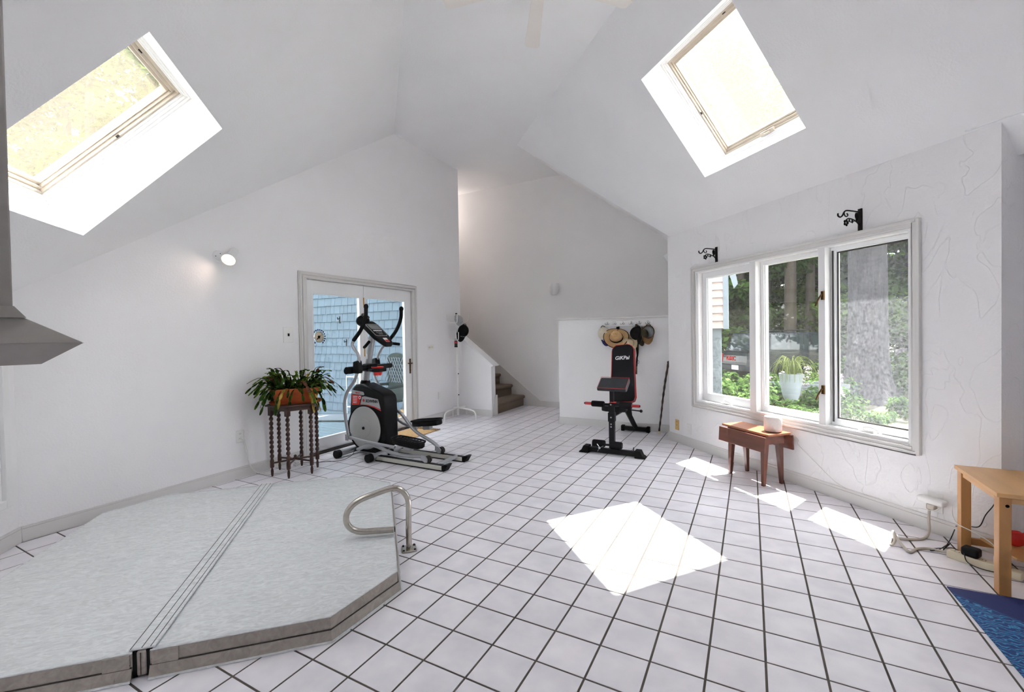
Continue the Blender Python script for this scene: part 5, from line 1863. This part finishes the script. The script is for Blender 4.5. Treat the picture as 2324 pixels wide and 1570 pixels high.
cable('extension_cord', 'thick grey extension cord looping on the tiles by the right corner',
      [go, us(0.475, 2.09, 0.10), (1.81, 1.12, 0.03), (1.762, 1.03, 0.009), (1.683, 0.975, 0.009), (1.603, 0.947, 0.009), (1.562, 0.89, 0.009), (1.560, 0.83, 0.012), (1.578, 0.86, 0.03), (1.587, 0.93, 0.05), (1.592, 0.95, 0.048),
       (1.602, 0.868, 0.024), (1.624, 0.765, 0.009), (1.672, 0.826, 0.009), (1.719, 0.860, 0.009), (1.765, 0.856, 0.012), (1.81, 0.825, 0.02)], 0.0075, 'cable_grey')
cable('adapter_cord', 'tangled thin black cord beside the cream power strip',
      [(1.862, 0.752, 0.06), (1.868, 0.735, 0.02), (1.90, 0.705, 0.008), (1.955, 0.675, 0.01), (2.02, 0.66, 0.02)], 0.0026, 'cable_black')
cable('adapter_cord', 'black cord bundle lying between the grey cord and the table leg',
      [(1.905, 0.86, 0.006), (1.875, 0.93, 0.01), (1.82, 0.905, 0.012), (1.76, 0.88, 0.006), (1.745, 0.845, 0.006), (1.79, 0.87, 0.014), (1.835, 0.93, 0.02), (1.865, 0.97, 0.02), (1.83, 0.92, 0.008), (1.812, 0.885, 0.01), (1.86, 0.95, 0.05), (1.90, 1.01, 0.10)], 0.0026, 'cable_black')
cable('adapter_cord', 'black cord running up the wall behind the birch table',
      [us(0.60, 2.12, 0.10), us(0.66, 2.128, 0.122), us(0.711, 2.128, 0.143), us(0.74, 2.128, 0.223), us(0.775, 2.125, 0.29), us(0.81, 2.10, 0.36), us(0.86, 2.05, 0.45)], 0.0028, 'cable_black')
cable('charger_cord', 'white charger cord arching from the white charger behind the table leg',
      [(1.985, 0.712, 0.105), (1.975, 0.75, 0.14), (1.93, 0.83, 0.16), (1.875, 0.875, 0.18), (1.858, 0.90, 0.22), (1.87, 0.95, 0.26)], 0.0026, 'cable_white')

# ------------------------------------------------------------------ cords and mat on the left
lo_ = lw(1.492, -0.01, 0.385)
cable('extension_cord', 'white extension cord hanging from the left outlet to the plant stand',
      [lo_, lw(1.50, -0.035, 0.37), lw(1.535, -0.02, 0.25), lw(1.56, -0.02, 0.12), lw(1.61, -0.035, 0.03), (-3.50, 0.03, 0.006), (-3.435, 0.04, 0.006), (-3.40, 0.13, 0.006), (-3.43, 0.27, 0.008), (-3.455, 0.33, 0.012)], 0.0055, 'cable_white')
wt = thing('cord_end', 'white extension cord socket lying under the plant stand', 'socket', loc=(-3.465, 0.36, 0.0), rz=math.radians(110))
obj('socket_block', MB().box(-0.045, 0.045, -0.016, 0.016, 0.0, 0.026), 'cable_white', wt, bevel=0.005)
for k in (-1, 0, 1):
    obj('slot', MB().box(0.024 * k - 0.004, 0.024 * k + 0.004, -0.006, 0.006, 0.0255, 0.0265), 'print_black', wt)
cable('machine_cord', 'thin black cord from the cord socket to the elliptical trainer',
      [(-3.46, 0.40, 0.018), (-3.381, 0.507, 0.004), (-3.295, 0.579, 0.004), (-3.229, 0.627, 0.004), (-3.17, 0.72, 0.005), (-3.17, 0.84, 0.03), (-3.24, 0.93, 0.05), (-3.28, 0.98, 0.06)], 0.003, 'cable_black')
dm = thing('door_mat', 'tan door mat with dark striped ends beside the elliptical trainer', 'mat', loc=(-3.38, 2.10, 0))
obj('mat_body', MB().box(-0.22, 0.22, -0.37, 0.34, 0.0, 0.010), 'straw', dm, bevel=0.003)
for k in range(12):
    x = -0.21 + 0.038 * k
    for y0 in (-0.365, 0.22):
        obj('stripe', MB().box(x, x + 0.017, y0, y0 + 0.115, 0.0095, 0.0115), 'cloth_black', dm)
th = thing('window_thermometer', 'round clear dial thermometer stuck to the glazed door', 'thermometer', loc=lw(2.479, 0.068, 1.363), rz=LW_A)
My = Matrix.Rotation(PI / 2, 3, 'X')
obj('dial', MB().lathe([(0.0, 0.004), (0.062, 0.004), (0.064, 0.0), (0.0, 0.0)], 32, (0, 0, 0), My), 'ivory_plastic', th, smooth=40)
obj('rim', MB().lathe([(0.060, 0.0), (0.060, 0.007), (0.066, 0.007), (0.066, 0.0)], 32, (0, 0, 0), My), 'chrome', th, smooth=40)
for k in range(16):
    a = math.radians(-50 + 280 * k / 15)
    obj('numeral', MB().box(-0.007, 0.007, -0.002, 0.002, -0.008, 0.008).xf(Matrix.Translation(Vector((0.086 * math.cos(a), -0.002, 0.086 * math.sin(a)))) @ Matrix.Rotation(-a, 4, 'Y')), 'cloth_navy', th)
obj('pointer', MB().prism([(-0.035, -0.026), (-0.028, -0.032), (0.045, 0.034), (-0.03, -0.02)], -0.007, -0.0045), 'print_black', th)
obj('pointer_hub', MB().lathe([(0.0, 0.008), (0.016, 0.007), (0.018, 0.004)], 16, (0, 0, 0), My), 'print_black', th, smooth=40)

# ------------------------------------------------------------------ hanging hood (left edge) and ceiling fan (top edge)
hd_ = thing('fireplace_hood', 'grey metal hood on a square flue at the left picture edge', 'hood', loc=(-0.92, -2.48, 1.30))


def frustum(h0, z0, h1, z1):
    v = [(-h0, -h0, z0), (h0, -h0, z0), (h0, h0, z0), (-h0, h0, z0), (-h1, -h1, z1), (h1, -h1, z1), (h1, h1, z1), (-h1, h1, z1)]
    return MB().add(v, [(0, 1, 5, 4), (1, 2, 6, 5), (2, 3, 7, 6), (3, 0, 4, 7), (0, 3, 2, 1), (4, 5, 6, 7)])


obj('canopy', frustum(0.26, 0.05, 0.172, 0.118), 'hood_metal', hd_, bevel=0.003)
obj('lower_rim', frustum(0.20, 0.0, 0.26, 0.05), 'hood_metal', hd_)
obj('flue', MB().box(-0.165, 0.165, -0.165, 0.165, 0.112, 2.05), 'hood_metal', hd_, bevel=0.004)
obj('flue_collar', frustum(0.182, 0.112, 0.166, 0.14), 'hood_metal', hd_)

fn = thing('ceiling_fan', 'white ceiling fan with one blade showing at the top edge', 'fan', loc=(-0.517, 0.271, 3.9), rz=math.atan2(0.649, -0.383))
for k in range(5):
    a = 2 * PI * k / 5
    bl = MB().prism([(0.14, -0.045), (0.72, -0.068), (0.755, -0.050), (0.755, 0.045), (0.73, 0.062), (0.14, 0.045)], -0.004, 0.004, 'z')
    bl.xf(Matrix.Rotation(a, 4, 'Z') @ Matrix.Rotation(math.radians(10), 4, 'X'))
    b = obj('blade', bl, 'fan_white', fn, bevel=0.002)
    obj('blade_arm', MB().box(0.07, 0.20, -0.02, 0.02, 0.004, 0.012).xf(Matrix.Rotation(a, 4, 'Z')), 'trim_white', b)
obj('motor', MB().lathe([(0.0, -0.05), (0.07, -0.045), (0.105, -0.01), (0.105, 0.05), (0.07, 0.09), (0.0, 0.10)], 28), 'trim_white', fn, smooth=40)
obj('rod', MB().tube([(0, 0, 0.09), (0, 0, 0.30)], 0.012, 10), 'trim_white', fn, smooth=50)
obj('ceiling_canopy', MB().lathe([(0.02, 0.27), (0.06, 0.30), (0.065, 0.34), (0.0, 0.34)], 24), 'trim_white', fn, smooth=40)
# ------------------------------------------------------------------ outside: ground, deck, shingled walls
gd = MB()
gd.box(-40, 45, -40, 60, -0.9, -0.36)
struct('ground', gd, 'forest_floor', 'sunlit leafy ground outside the triple window', 'ground')
dv = obj('driveway', MB().prism([(-6, 11.6), (9, 12.6), (9, 18.2), (-6, 17.2)], -0.37, -0.350, 'z'), 'drive')
tag(dv, 'pale gravel drive under the parked dark car', 'driveway', kind='structure')

dk = thing('deck', 'pale blue-grey board deck outside the glazed door', 'deck', loc=(-3.78, -1.0, 0))
obj('deck_frame', MB().box(-5.5, -0.02, -0.2, 4.55, -0.34, -0.145), 'deck_wood', dk)
dbm = MB().box(-5.5, -0.02, 0.0, 0.135, -0.145, -0.118).mesh('deck_board')
dbm.materials.append(MATS['deck_wood'])
for k in range(32):
    o = obj('deck_board', dbm, 'deck_wood', dk)
    o.location = (0, -0.2 + 0.1425 * k, 0)

wo = struct('wall_outside', MB().box(-9.6, -3.76, 3.55, 3.60, -0.36, 6.6), 'board_pale', 'pale blue shingled house wall seen through the glazed door', 'wall')  # unseen upper part made taller so its shadow covers the deck
shm = []
for w in (0.11, 0.14, 0.17, 0.20):
    m = MB()
    # butt end thicker than the top: tapered wedge
    m.add([(0, 0, 0), (w - 0.007, 0, 0), (w - 0.007, -0.024, 0), (0, -0.024, 0), (0, 0, 0.185), (w - 0.007, 0, 0.185), (w - 0.007, -0.004, 0.185), (0, -0.004, 0.185)],
          [(0, 3, 2, 1), (4, 5, 6, 7), (3, 7, 6, 2), (0, 1, 5, 4), (0, 4, 7, 3), (1, 2, 6, 5)])
    me = m.mesh('shingle')
    me.materials.append(MATS['shingle_blue'])
    shm.append((w, me))
rw_ = random.Random(3)
restsh = MB()
cnt = 0
for r in range(16):
    z = -0.12 + 0.163 * r
    x = -8.4 + rw_.uniform(0, 0.12)
    while x < -3.9:
        w, me = rw_.choice(shm)
        vis = -7.55 + 0.1 * max(0, r - 13) < x < -4.65 and r < 15
        if vis and cnt < 300:
            o = bpy.data.objects.new('shingle', me)
            COL.objects.link(o)
            o.parent = wo
            o.location = (x, 3.551, z + rw_.uniform(-0.004, 0.004))
            cnt += 1
        else:
            restsh.box(x, x + w - 0.007, 3.536, 3.551, z, z + 0.17)
        x += w
ro2 = obj('shingle_field', restsh, 'shingle_blue', wo)
ro2['kind'] = 'stuff'
for x, z, lab in ((-6.47, 1.71, 'upper metal hook on the blue shingles outside the door'), (-6.29, 1.25, 'lower metal hook on the blue shingles outside the door')):
    h = thing('wall_hook', lab, 'hook', loc=(x, 3.532, z))
    obj('hook_plate', MB().box(-0.012, 0.012, -0.008, 0.0, -0.07, 0.07), 'iron', h, bevel=0.003)
    obj('hook_arm', MB().tube([(0, -0.008, 0.03), (0, -0.05, 0.01), (0, -0.06, 0.05)], 0.008, 8, 4), 'iron', h, smooth=50)

# things on the deck
ch = thing('garden_chair', 'dark green plastic garden chair seen through the right door pane', 'chair', loc=(-4.52, 2.78, -0.118), rz=math.radians(-12))
bkp = []
for k in range(11):
    a = PI * k / 10
    bkp.append((0.27 * math.cos(a) * (1.0), 1.02 + 0.18 * math.sin(a) ** 0.6))
bkp += [(-0.25, 0.42), (0.25, 0.42)]
obj('backrest', MB().prism(bkp, 0.20, 0.225), 'green_plastic', ch, bevel=0.008)
lat = MB()
for k in range(-3, 4):
    for s in (-1, 1):
        lat.tube([(0.07 * k - 0.13 * s, 0.193, 0.70), (0.07 * k + 0.13 * s, 0.193, 1.12)], 0.007, 6)
obj('lattice', lat, 'board_pale', ch)
obj('seat', MB().box(-0.26, 0.26, -0.25, 0.22, 0.40, 0.43), 'green_plastic', ch, bevel=0.012)
for x in (-0.24, 0.24):
    obj('armrest', MB().tube([(x, 0.2, 0.66), (x * 1.15, 0.0, 0.66), (x * 1.15, -0.22, 0.62), (x, -0.24, 0.42)], 0.025, 8, 4, flat=0.6), 'green_plastic', ch, smooth=60)
    for y in (-0.22, 0.20):
        obj('leg', MB().tube([(x, y, 0.41), (x * 1.1, y * 1.15, 0.0)], 0.028, 8, r1=0.02), 'green_plastic', ch, smooth=60)
bm_ = thing('broom', 'pale broom leaning against the shingled wall by the green chair', 'broom', loc=(-4.13, 2.72, -0.118))
obj('stick', MB().tube([(0.0, 0, 0.28), (0.14, 0.06, 1.35)], 0.011, 8), 'timber_grey', bm_, smooth=50)
obj('bristles', MB().add([(-0.16, -0.03, 0), (0.10, -0.03, 0), (0.10, 0.03, 0), (-0.16, 0.03, 0), (-0.03, -0.02, 0.30), (0.03, -0.02, 0.30), (0.03, 0.02, 0.30), (-0.03, 0.02, 0.30)],
                         [(0, 3, 2, 1), (4, 5, 6, 7), (0, 1, 5, 4), (1, 2, 6, 5), (2, 3, 7, 6), (3, 0, 4, 7)]), 'straw', bm_)
tbt = thing('deck_table', 'low dark metal table outside the left door pane', 'table', loc=(-4.42, 1.55, -0.118), rz=math.radians(24))
obj('table_top', MB().box(-0.32, 0.42, -0.25, 0.25, 0.345, 0.36), 'board_pale', tbt, bevel=0.006)
obj('edge_rail', MB().tube([(-0.32, -0.25, 0.352), (0.42, -0.25, 0.352), (0.42, 0.25, 0.352), (-0.32, 0.25, 0.352)], 0.013, 8, 0, closed=True), 'green_plastic', tbt, smooth=50)
for x in (-0.28, 0.38):
    for y in (-0.21, 0.21):
        obj('leg', MB().tube([(x, y, 0.345), (x * 1.05, y * 1.05, 0.0)], 0.009, 8), 'green_plastic', tbt)
wc = thing('wire_stand', 'small white wire stand on the deck behind the trainer', 'stand', loc=(-5.35, 2.9, -0.118))
for z in (0.25, 0.5, 0.78):
    obj('wire_shelf', MB().tube([(-0.13, -0.1, z), (0.13, -0.1, z), (0.13, 0.1, z), (-0.13, 0.1, z)], 0.008, 6, 0, closed=True), 'white_metal', wc)
for x in (-0.13, 0.13):
    for y in (-0.1, 0.1):
        obj('leg', MB().tube([(x, y, 0), (x, y, 0.80)], 0.007, 6), 'white_metal', wc)

# wing of the house beyond the window
wg = struct('wall_wing', MB().box(-2.6, 0.40, 5.42, 5.6, 1.40, 3.6), 'board_pale', 'pale pinkish shingled house wing seen through the left window', 'wall')
for r in range(17):
    z = 1.40 + 0.128 * r
    c_ = MB().add([(-2.6, 5.42, z), (0.40, 5.42, z), (0.40, 5.378, z), (-2.6, 5.378, z), (-2.6, 5.42, z + 0.15), (0.40, 5.42, z + 0.15), (0.40, 5.412, z + 0.15), (-2.6, 5.412, z + 0.15)],
                  [(0, 3, 2, 1), (4, 5, 6, 7), (3, 7, 6, 2), (0, 1, 5, 4), (0, 4, 7, 3), (1, 2, 6, 5)])
    obj('shingle_course', c_, 'shingle_pink', wg)
obj('corner_board', MB().box(0.40, 0.475, 5.375, 5.62, 1.39, 3.6), 'board_pale', wg)
obj('fascia', MB().prism([(0.475, 2.75), (0.475, 2.36), (0.56, 2.05), (0.62, 2.12), (0.55, 2.5)], 5.40, 5.50), 'board_pale', wg)
obj('stone_base', MB().box(-2.6, 0.36, 5.5, 5.65, -0.4, 1.40), 'stone_wall', wg)
obj('base_trim', MB().box(-2.6, 0.37, 5.48, 5.5, 1.24, 1.40), 'board_pale', wg)

# ------------------------------------------------------------------ trees
def leaves_mesh(name, centers, radii, n, size, seed, squash=0.8):
    r = np.random.default_rng(seed)
    ci = r.integers(0, len(centers), n)
    C_ = np.array(centers)[ci]
    Rr = np.array(radii)[ci]
    d = r.normal(size=(n, 3))
    d /= np.linalg.norm(d, axis=1)[:, None]
    rad = r.random(n) ** 0.45
    P = C_ + d * (rad * Rr)[:, None] * np.array([1, 1, squash])
    nrm = r.normal(size=(n, 3)) * 0.6 + d * 0.5 + np.array([0, 0, 0.8])
    nrm /= np.linalg.norm(nrm, axis=1)[:, None]
    t = np.cross(nrm, r.normal(size=(n, 3)))
    t /= np.linalg.norm(t, axis=1)[:, None]
    b = np.cross(nrm, t)
    s = size * r.uniform(0.6, 1.3, n)[:, None]
    bend = nrm * s * 0.18
    V = np.stack([P - t * s * 0.6, P + b * s * 0.30 + bend, P + t * s * 0.6, P - b * s * 0.30 + bend], 1).reshape(-1, 3)
    me = bpy.data.meshes.new(name)
    me.vertices.add(4 * n)
    me.vertices.foreach_set('co', V.ravel())
    me.loops.add(4 * n)
    me.loops.foreach_set('vertex_index', np.arange(4 * n))
    me.polygons.add(n)
    me.polygons.foreach_set('loop_start', np.arange(n) * 4)
    me.update(calc_edges=True)
    return me


tree_protos = []
for v in range(4):
    rv = random.Random(40 + v)
    cs_, rs2 = [], []
    for k in range(26):
        z = rv.uniform(1.2, 11.5)
        a = rv.uniform(0, 2 * PI)
        rr = rv.uniform(0.3, 2.3) * (1 - 0.5 * max(0, z - 6) / 6)
        cs_.append((rr * math.cos(a), rr * math.sin(a), z))
        rs2.append(rv.uniform(0.7, 1.4))
    me = leaves_mesh('foliage', cs_, rs2, 9000, 0.25, 50 + v, 0.55)
    me.materials.append(MATS[('leaf_a', 'leaf_b', 'leaf_c', 'leaf_a')[v]])
    tk = MB().tube([(0, 0, -0.1), (0.05, 0.03, 3), (-0.05, 0.05, 7), (0, 0, 11)], 0.17, 9, 3, r1=0.05)
    for k in range(6):
        c = cs_[k]
        tk.tube([(0, 0, max(0.8, c[2] - 1.0)), (c[0] * 0.5, c[1] * 0.5, c[2] - 0.4), c], 0.045, 6, 3, r1=0.012)
    tm = tk.mesh('trunk')
    tm.polygons.foreach_set('use_smooth', [True] * len(tm.polygons))
    tm.materials.append(MATS['bark_dark'])
    tree_protos.append((me, tm))


def tree(x, y, sc, rz, v, label, group):
    t = thing('tree', label, 'tree', loc=(x, y, -0.36), rz=rz, group=group)
    t.scale = (sc, sc, sc)
    a = bpy.data.objects.new('foliage', tree_protos[v][0])
    b = bpy.data.objects.new('trunk', tree_protos[v][1])
    for o in (a, b):
        COL.objects.link(o)
        o.parent = t
    return t


rt = random.Random(9)
spots = []
for y in (17.5, 20.5, 24, 28):
    n = {17.5: 7, 20.5: 8, 24: 9, 28: 9}[y]
    x0, x1 = -7.5 - (y - 17) * 0.5, 13.5 + (y - 17) * 0.7
    for k in range(n):
        spots.append((x0 + (x1 - x0) * (k + 0.5) / n + rt.uniform(-0.6, 0.6), y + rt.uniform(-1.0, 1.0), rt.uniform(0.85, 1.2)))
for k in range(14):
    spots.append((-12 + 2.3 * k + rt.uniform(-0.5, 0.5), 33 + 3 * (k % 2), rt.uniform(1.3, 1.6)))
spots += [(0.2, 18.6, 0.95), (1.6, 21.8, 1.0), (3.2, 19.2, 0.9), (6.6, 12.2, 0.75), (8.8, 14.5, 0.9), (5.4, 15.2, 0.9), (-3.4, 14.0, 0.85), (10.5, 10.5, 0.7)]
for k, (x, y, s) in enumerate(spots):
    tree(x, y, s, rt.uniform(0, 6.28), k % 4, 'leafy green woodland tree behind the drive, seen through the triple window', 'woodland trees outside the window')
for k, (x, y, s) in enumerate(((-13, 2.0, 1.0), (-15.5, 5.5, 1.1), (-12.5, 7.5, 0.95), (-16, -1.0, 1.05), (-12, -3.5, 0.9), (-18, 3.0, 1.2), (-14, 10.0, 1.0), (-17.5, 8.0, 1.1))):
    tree(x, y, s, rt.uniform(0, 6.28), k % 4, 'green tree beyond the deck, seen through the left skylight', 'trees beyond the deck')

bt = thing('tree', 'huge straight grey-barked tree trunk filling the right window', 'tree', loc=(3.22, 10.5, -0.36))
NB, NA = 30, 22
vs, fs = [], []
for i in range(NB + 1):
    q = i / NB
    z = -0.1 + 10.5 * q
    r0 = 0.40 + 0.30 * math.exp(-z * 2.6) - 0.012 * z
    for k in range(NA):
        a = 2 * PI * k / NA
        rr = r0 * (1 + 0.035 * math.sin(5 * a + z) + 0.02 * math.sin(11 * a) + (0.14 * math.exp(-z * 3) * math.sin(4 * a)))
        vs.append((rr * math.cos(a), rr * math.sin(a), z))
for i in range(NB):
    for k in range(NA):
        fs.append((i * NA + k, i * NA + (k + 1) % NA, (i + 1) * NA + (k + 1) % NA, (i + 1) * NA + k))
obj('trunk', MB().add(vs, fs), 'bark', bt, smooth=60)
for (z, a, l) in ((4.3, 2.6, 0.9), (4.9, 3.4, 1.2), (5.4, 0.5, 1.0), (3.9, 4.0, 0.6)):
    obj('branch', MB().tube([(0.3 * math.cos(a), 0.3 * math.sin(a), z), ((0.3 + 0.5 * l) * math.cos(a), (0.3 + 0.5 * l) * math.sin(a), z - 0.15), ((0.3 + l) * math.cos(a + 0.2), (0.3 + l) * math.sin(a + 0.2), z - 0.6)], 0.035, 8, 4, r1=0.01), 'bark', bt, smooth=60)
for x, y, r in ((1.95, 14.9, 0.20), (0.95, 19.0, 0.2), (4.6, 16.5, 0.22), (2.6, 15.8, 0.16)):
    o = thing('tree', 'bare dark trunk standing among the leaves outside the window', 'tree', loc=(x, y, -0.36), group='bare dark trunks')
    obj('trunk', MB().tube([(0, 0, -0.1), (0.04, 0, 4), (0.0, 0.05, 10)], r, 10, 4, r1=r * 0.7), 'bark_dark', o, smooth=60)

# bushes and flowers below the window
bush_me = []
for v in range(3):
    rv = random.Random(70 + v)
    cs_ = [(rv.uniform(-0.4, 0.4), rv.uniform(-0.4, 0.4), rv.uniform(0.12, 0.5)) for _ in range(10)]
    me = leaves_mesh('leaves', cs_, [rv.uniform(0.15, 0.3) for _ in cs_], 1500, 0.085, 80 + v, 0.8)
    me.materials.append(MATS['leaf_bush'])
    bush_me.append(me)
fl_me = leaves_mesh('blossoms', [(rv.uniform(-0.35, 0.35), rv.uniform(-0.35, 0.35), rv.uniform(0.45, 0.75)) for _ in range(9)], [0.07] * 9, 160, 0.06, 99, 0.8)
fl_me.materials.append(MATS['leaf_flower'])
bl_ = [(0.75, 6.0, 0.85, 0), (1.15, 6.5, 0.9, 0), (1.62, 5.9, 0.8, 0), (0.65, 7.4, 1.1, 0), (1.35, 8.2, 1.05, 1), (1.95, 7.4, 1.0, 1), (2.15, 8.6, 1.05, 1), (1.75, 9.4, 1.1, 1),
       (0.78, 9.3, 1.15, 0), (2.6, 6.6, 0.55, 0), (3.3, 8.2, 0.7, 0), (4.4, 9.6, 1.0, 1), (4.9, 11.2, 1.3, 0), (2.3, 11.6, 1.1, 0), (5.8, 10.5, 1.4, 0), (3.9, 12.8, 1.5, 0), (6.2, 13.4, 1.8, 0), (5.0, 14.2, 1.9, 1), (2.75, 12.6, 1.4, 0), (0.2, 8.6, 0.9, 0), (-0.4, 11.0, 1.3, 0)]
for k, (x, y, s, fl) in enumerate(bl_):
    t = thing('shrub', 'green shrub with white blossoms in the bed outside the window' if fl else 'low leafy green shrub growing outside the triple window', 'shrub',
              loc=(x, y, -0.36), rz=rt.uniform(0, 6.28), group='flowering shrubs outside' if fl else 'green shrubs outside')
    t.scale = (s, s, s)
    o = bpy.data.objects.new('leaves', bush_me[k % 3])
    COL.objects.link(o)
    o.parent = t
    for q in range(3):
        obj('stem', MB().tube([(0, 0, 0), (0.1 * math.cos(q * 2), 0.1 * math.sin(q * 2), 0.25), (0.22 * math.cos(q * 2), 0.22 * math.sin(q * 2), 0.48)], 0.008, 5), 'bark_dark', t)
    if fl:
        o = bpy.data.objects.new('blossoms', fl_me)
        COL.objects.link(o)
        o.parent = t

ur = thing('garden_urn', 'white pedestal urn with pale arching grass outside the middle window', 'urn', loc=(1.43, 6.73, -0.36))
obj('urn_body', MB().lathe([(0.0, 0.0), (0.19, 0.0), (0.19, 0.05), (0.10, 0.10), (0.075, 0.30), (0.09, 0.42), (0.13, 0.52), (0.17, 0.75), (0.19, 0.93), (0.17, 0.93), (0.14, 0.80), (0.0, 0.78)], 28), 'urn_white', ur, smooth=40)
ra = random.Random(21)
for k in range(60):
    a = ra.uniform(0, 2 * PI)
    l = ra.uniform(0.22, 0.48)
    h = ra.uniform(0.12, 0.30)
    obj('blade', MB().tube([(0.03 * math.cos(a), 0.03 * math.sin(a), 0.82), (0.4 * l * math.cos(a), 0.4 * l * math.sin(a), 0.95 + h), (0.8 * l * math.cos(a), 0.8 * l * math.sin(a), 0.92 + h * 0.7), (l * math.cos(a), l * math.sin(a), 0.80)], 0.009, 4, 4, r1=0.002, flat=0.3), 'leaf_grass', ur)

wa = thing('garden_wagon', 'weathered white wooden wagon planter outside the middle window', 'wagon', loc=(1.75, 8.3, -0.36), rz=math.radians(20))
for z in (0.42, 0.52):
    for y in (-0.25, 0.25):
        obj('side_plank', MB().box(-0.75, 0.75, y - 0.015, y + 0.015, z, z + 0.09), 'timber_grey', wa, bevel=0.004)
obj('bed', MB().box(-0.75, 0.75, -0.25, 0.25, 0.38, 0.42), 'timber_grey', wa)
for x in (-0.7, 0.7):
    obj('end_plank', MB().box(x - 0.015, x + 0.015, -0.25, 0.25, 0.42, 0.61), 'timber_grey', wa)
for x in (-0.45, 0.45):
    for y in (-0.30, 0.30):
        w_ = MB().tube([(x + 0.22 * math.cos(a), y, 0.24 + 0.22 * math.sin(a)) for a in [2 * PI * k / 20 for k in range(20)]], 0.016, 6, 0, closed=True)
        for k in range(5):
            a = PI * k / 5
            w_.tube([(x - 0.21 * math.cos(a), y, 0.24 - 0.21 * math.sin(a)), (x + 0.21 * math.cos(a), y, 0.24 + 0.21 * math.sin(a))], 0.008, 5)
        obj('wheel', w_, 'timber_grey', wa)

# ------------------------------------------------------------------ parked car
car = thing('parked_car', 'dark sport utility vehicle parked on the drive beyond the window', 'car', loc=(0.42, 13.4, -0.35), rz=math.radians(38))
# local x forward, y left; rear bumper at x=0
body = [(0.0, 0.42), (0.02, 0.95), (0.12, 1.02), (0.35, 1.05), (3.0, 1.04), (4.35, 0.98), (4.5, 0.80), (4.5, 0.42)]
obj('body', MB().prism(body, -0.86, 0.86), 'car_paint', car, bevel=0.05, seg=3)
cabn = MB()
lo_p = [(0.10, 1.02), (3.05, 1.02)]
v = [(0.10, -0.80, 1.02), (3.05, -0.80, 1.02), (3.05, 0.80, 1.02), (0.10, 0.80, 1.02), (0.32, -0.66, 1.64), (2.35, -0.66, 1.64), (2.35, 0.66, 1.64), (0.32, 0.66, 1.64)]
cabn.add(v, [(0, 1, 5, 4), (1, 2, 6, 5), (2, 3, 7, 6), (3, 0, 4, 7), (0, 3, 2, 1), (4, 5, 6, 7)])
obj('cabin', cabn, 'car_paint', car, bevel=0.04, seg=2)


def cquad(name, pts, m, d):
    return obj(name, MB().loft(pts, d), m, car)


cquad('rear_window', [(0.135, -0.66, 1.09), (0.135, 0.66, 1.09), (0.29, 0.58, 1.55), (0.29, -0.58, 1.55)], 'car_glass', (-0.012, 0, 0.004))
for sgn in (-1, 1):
    for xa, xb in ((0.42, 1.15), (1.25, 1.95), (2.05, 2.55)):
        cquad('side_window', [(xa, sgn * 0.795, 1.09), (xb, sgn * 0.795, 1.09), (xb - 0.05, sgn * 0.69, 1.54), (xa + 0.05, sgn * 0.69, 1.54)], 'car_glass', (0, sgn * 0.012, 0.004))
    obj('tail_lamp', MB().box(-0.012, 0.05, sgn * 0.84 - 0.07 * (sgn > 0), sgn * 0.84 + 0.07 * (sgn < 0), 0.68, 0.95), 'lamp_red', car, bevel=0.008)
    obj('roof_rail', MB().tube([(0.5, sgn * 0.56, 1.70), (2.2, sgn * 0.56, 1.70)], 0.016, 8), 'car_paint', car)
    for x in (0.85, 3.65):
        wh = MB().tube([(x, sgn * 0.66, 0.36), (x, sgn * 0.88, 0.36)], 0.36, 24)
        wo_ = obj('wheel', wh, 'tyre', car, smooth=40)
        obj('rim', MB().tube([(x, sgn * 0.87, 0.36), (x, sgn * 0.895, 0.36)], 0.21, 16), 'chrome', wo_, smooth=40)
obj('bumper', MB().box(-0.09, 0.06, -0.88, 0.88, 0.42, 0.62), 'car_paint', car, bevel=0.03)
obj('licence_plate', MB().box(-0.10, -0.09, -0.16, 0.16, 0.46, 0.60), 'print_white', car)
text('tailgate_letters', 'GMC', 0.20, 'piping_red', car, (-0.004, 0.35, 0.80), (PI / 2, 0, -PI / 2), extrude=0.006, bold=0.004)
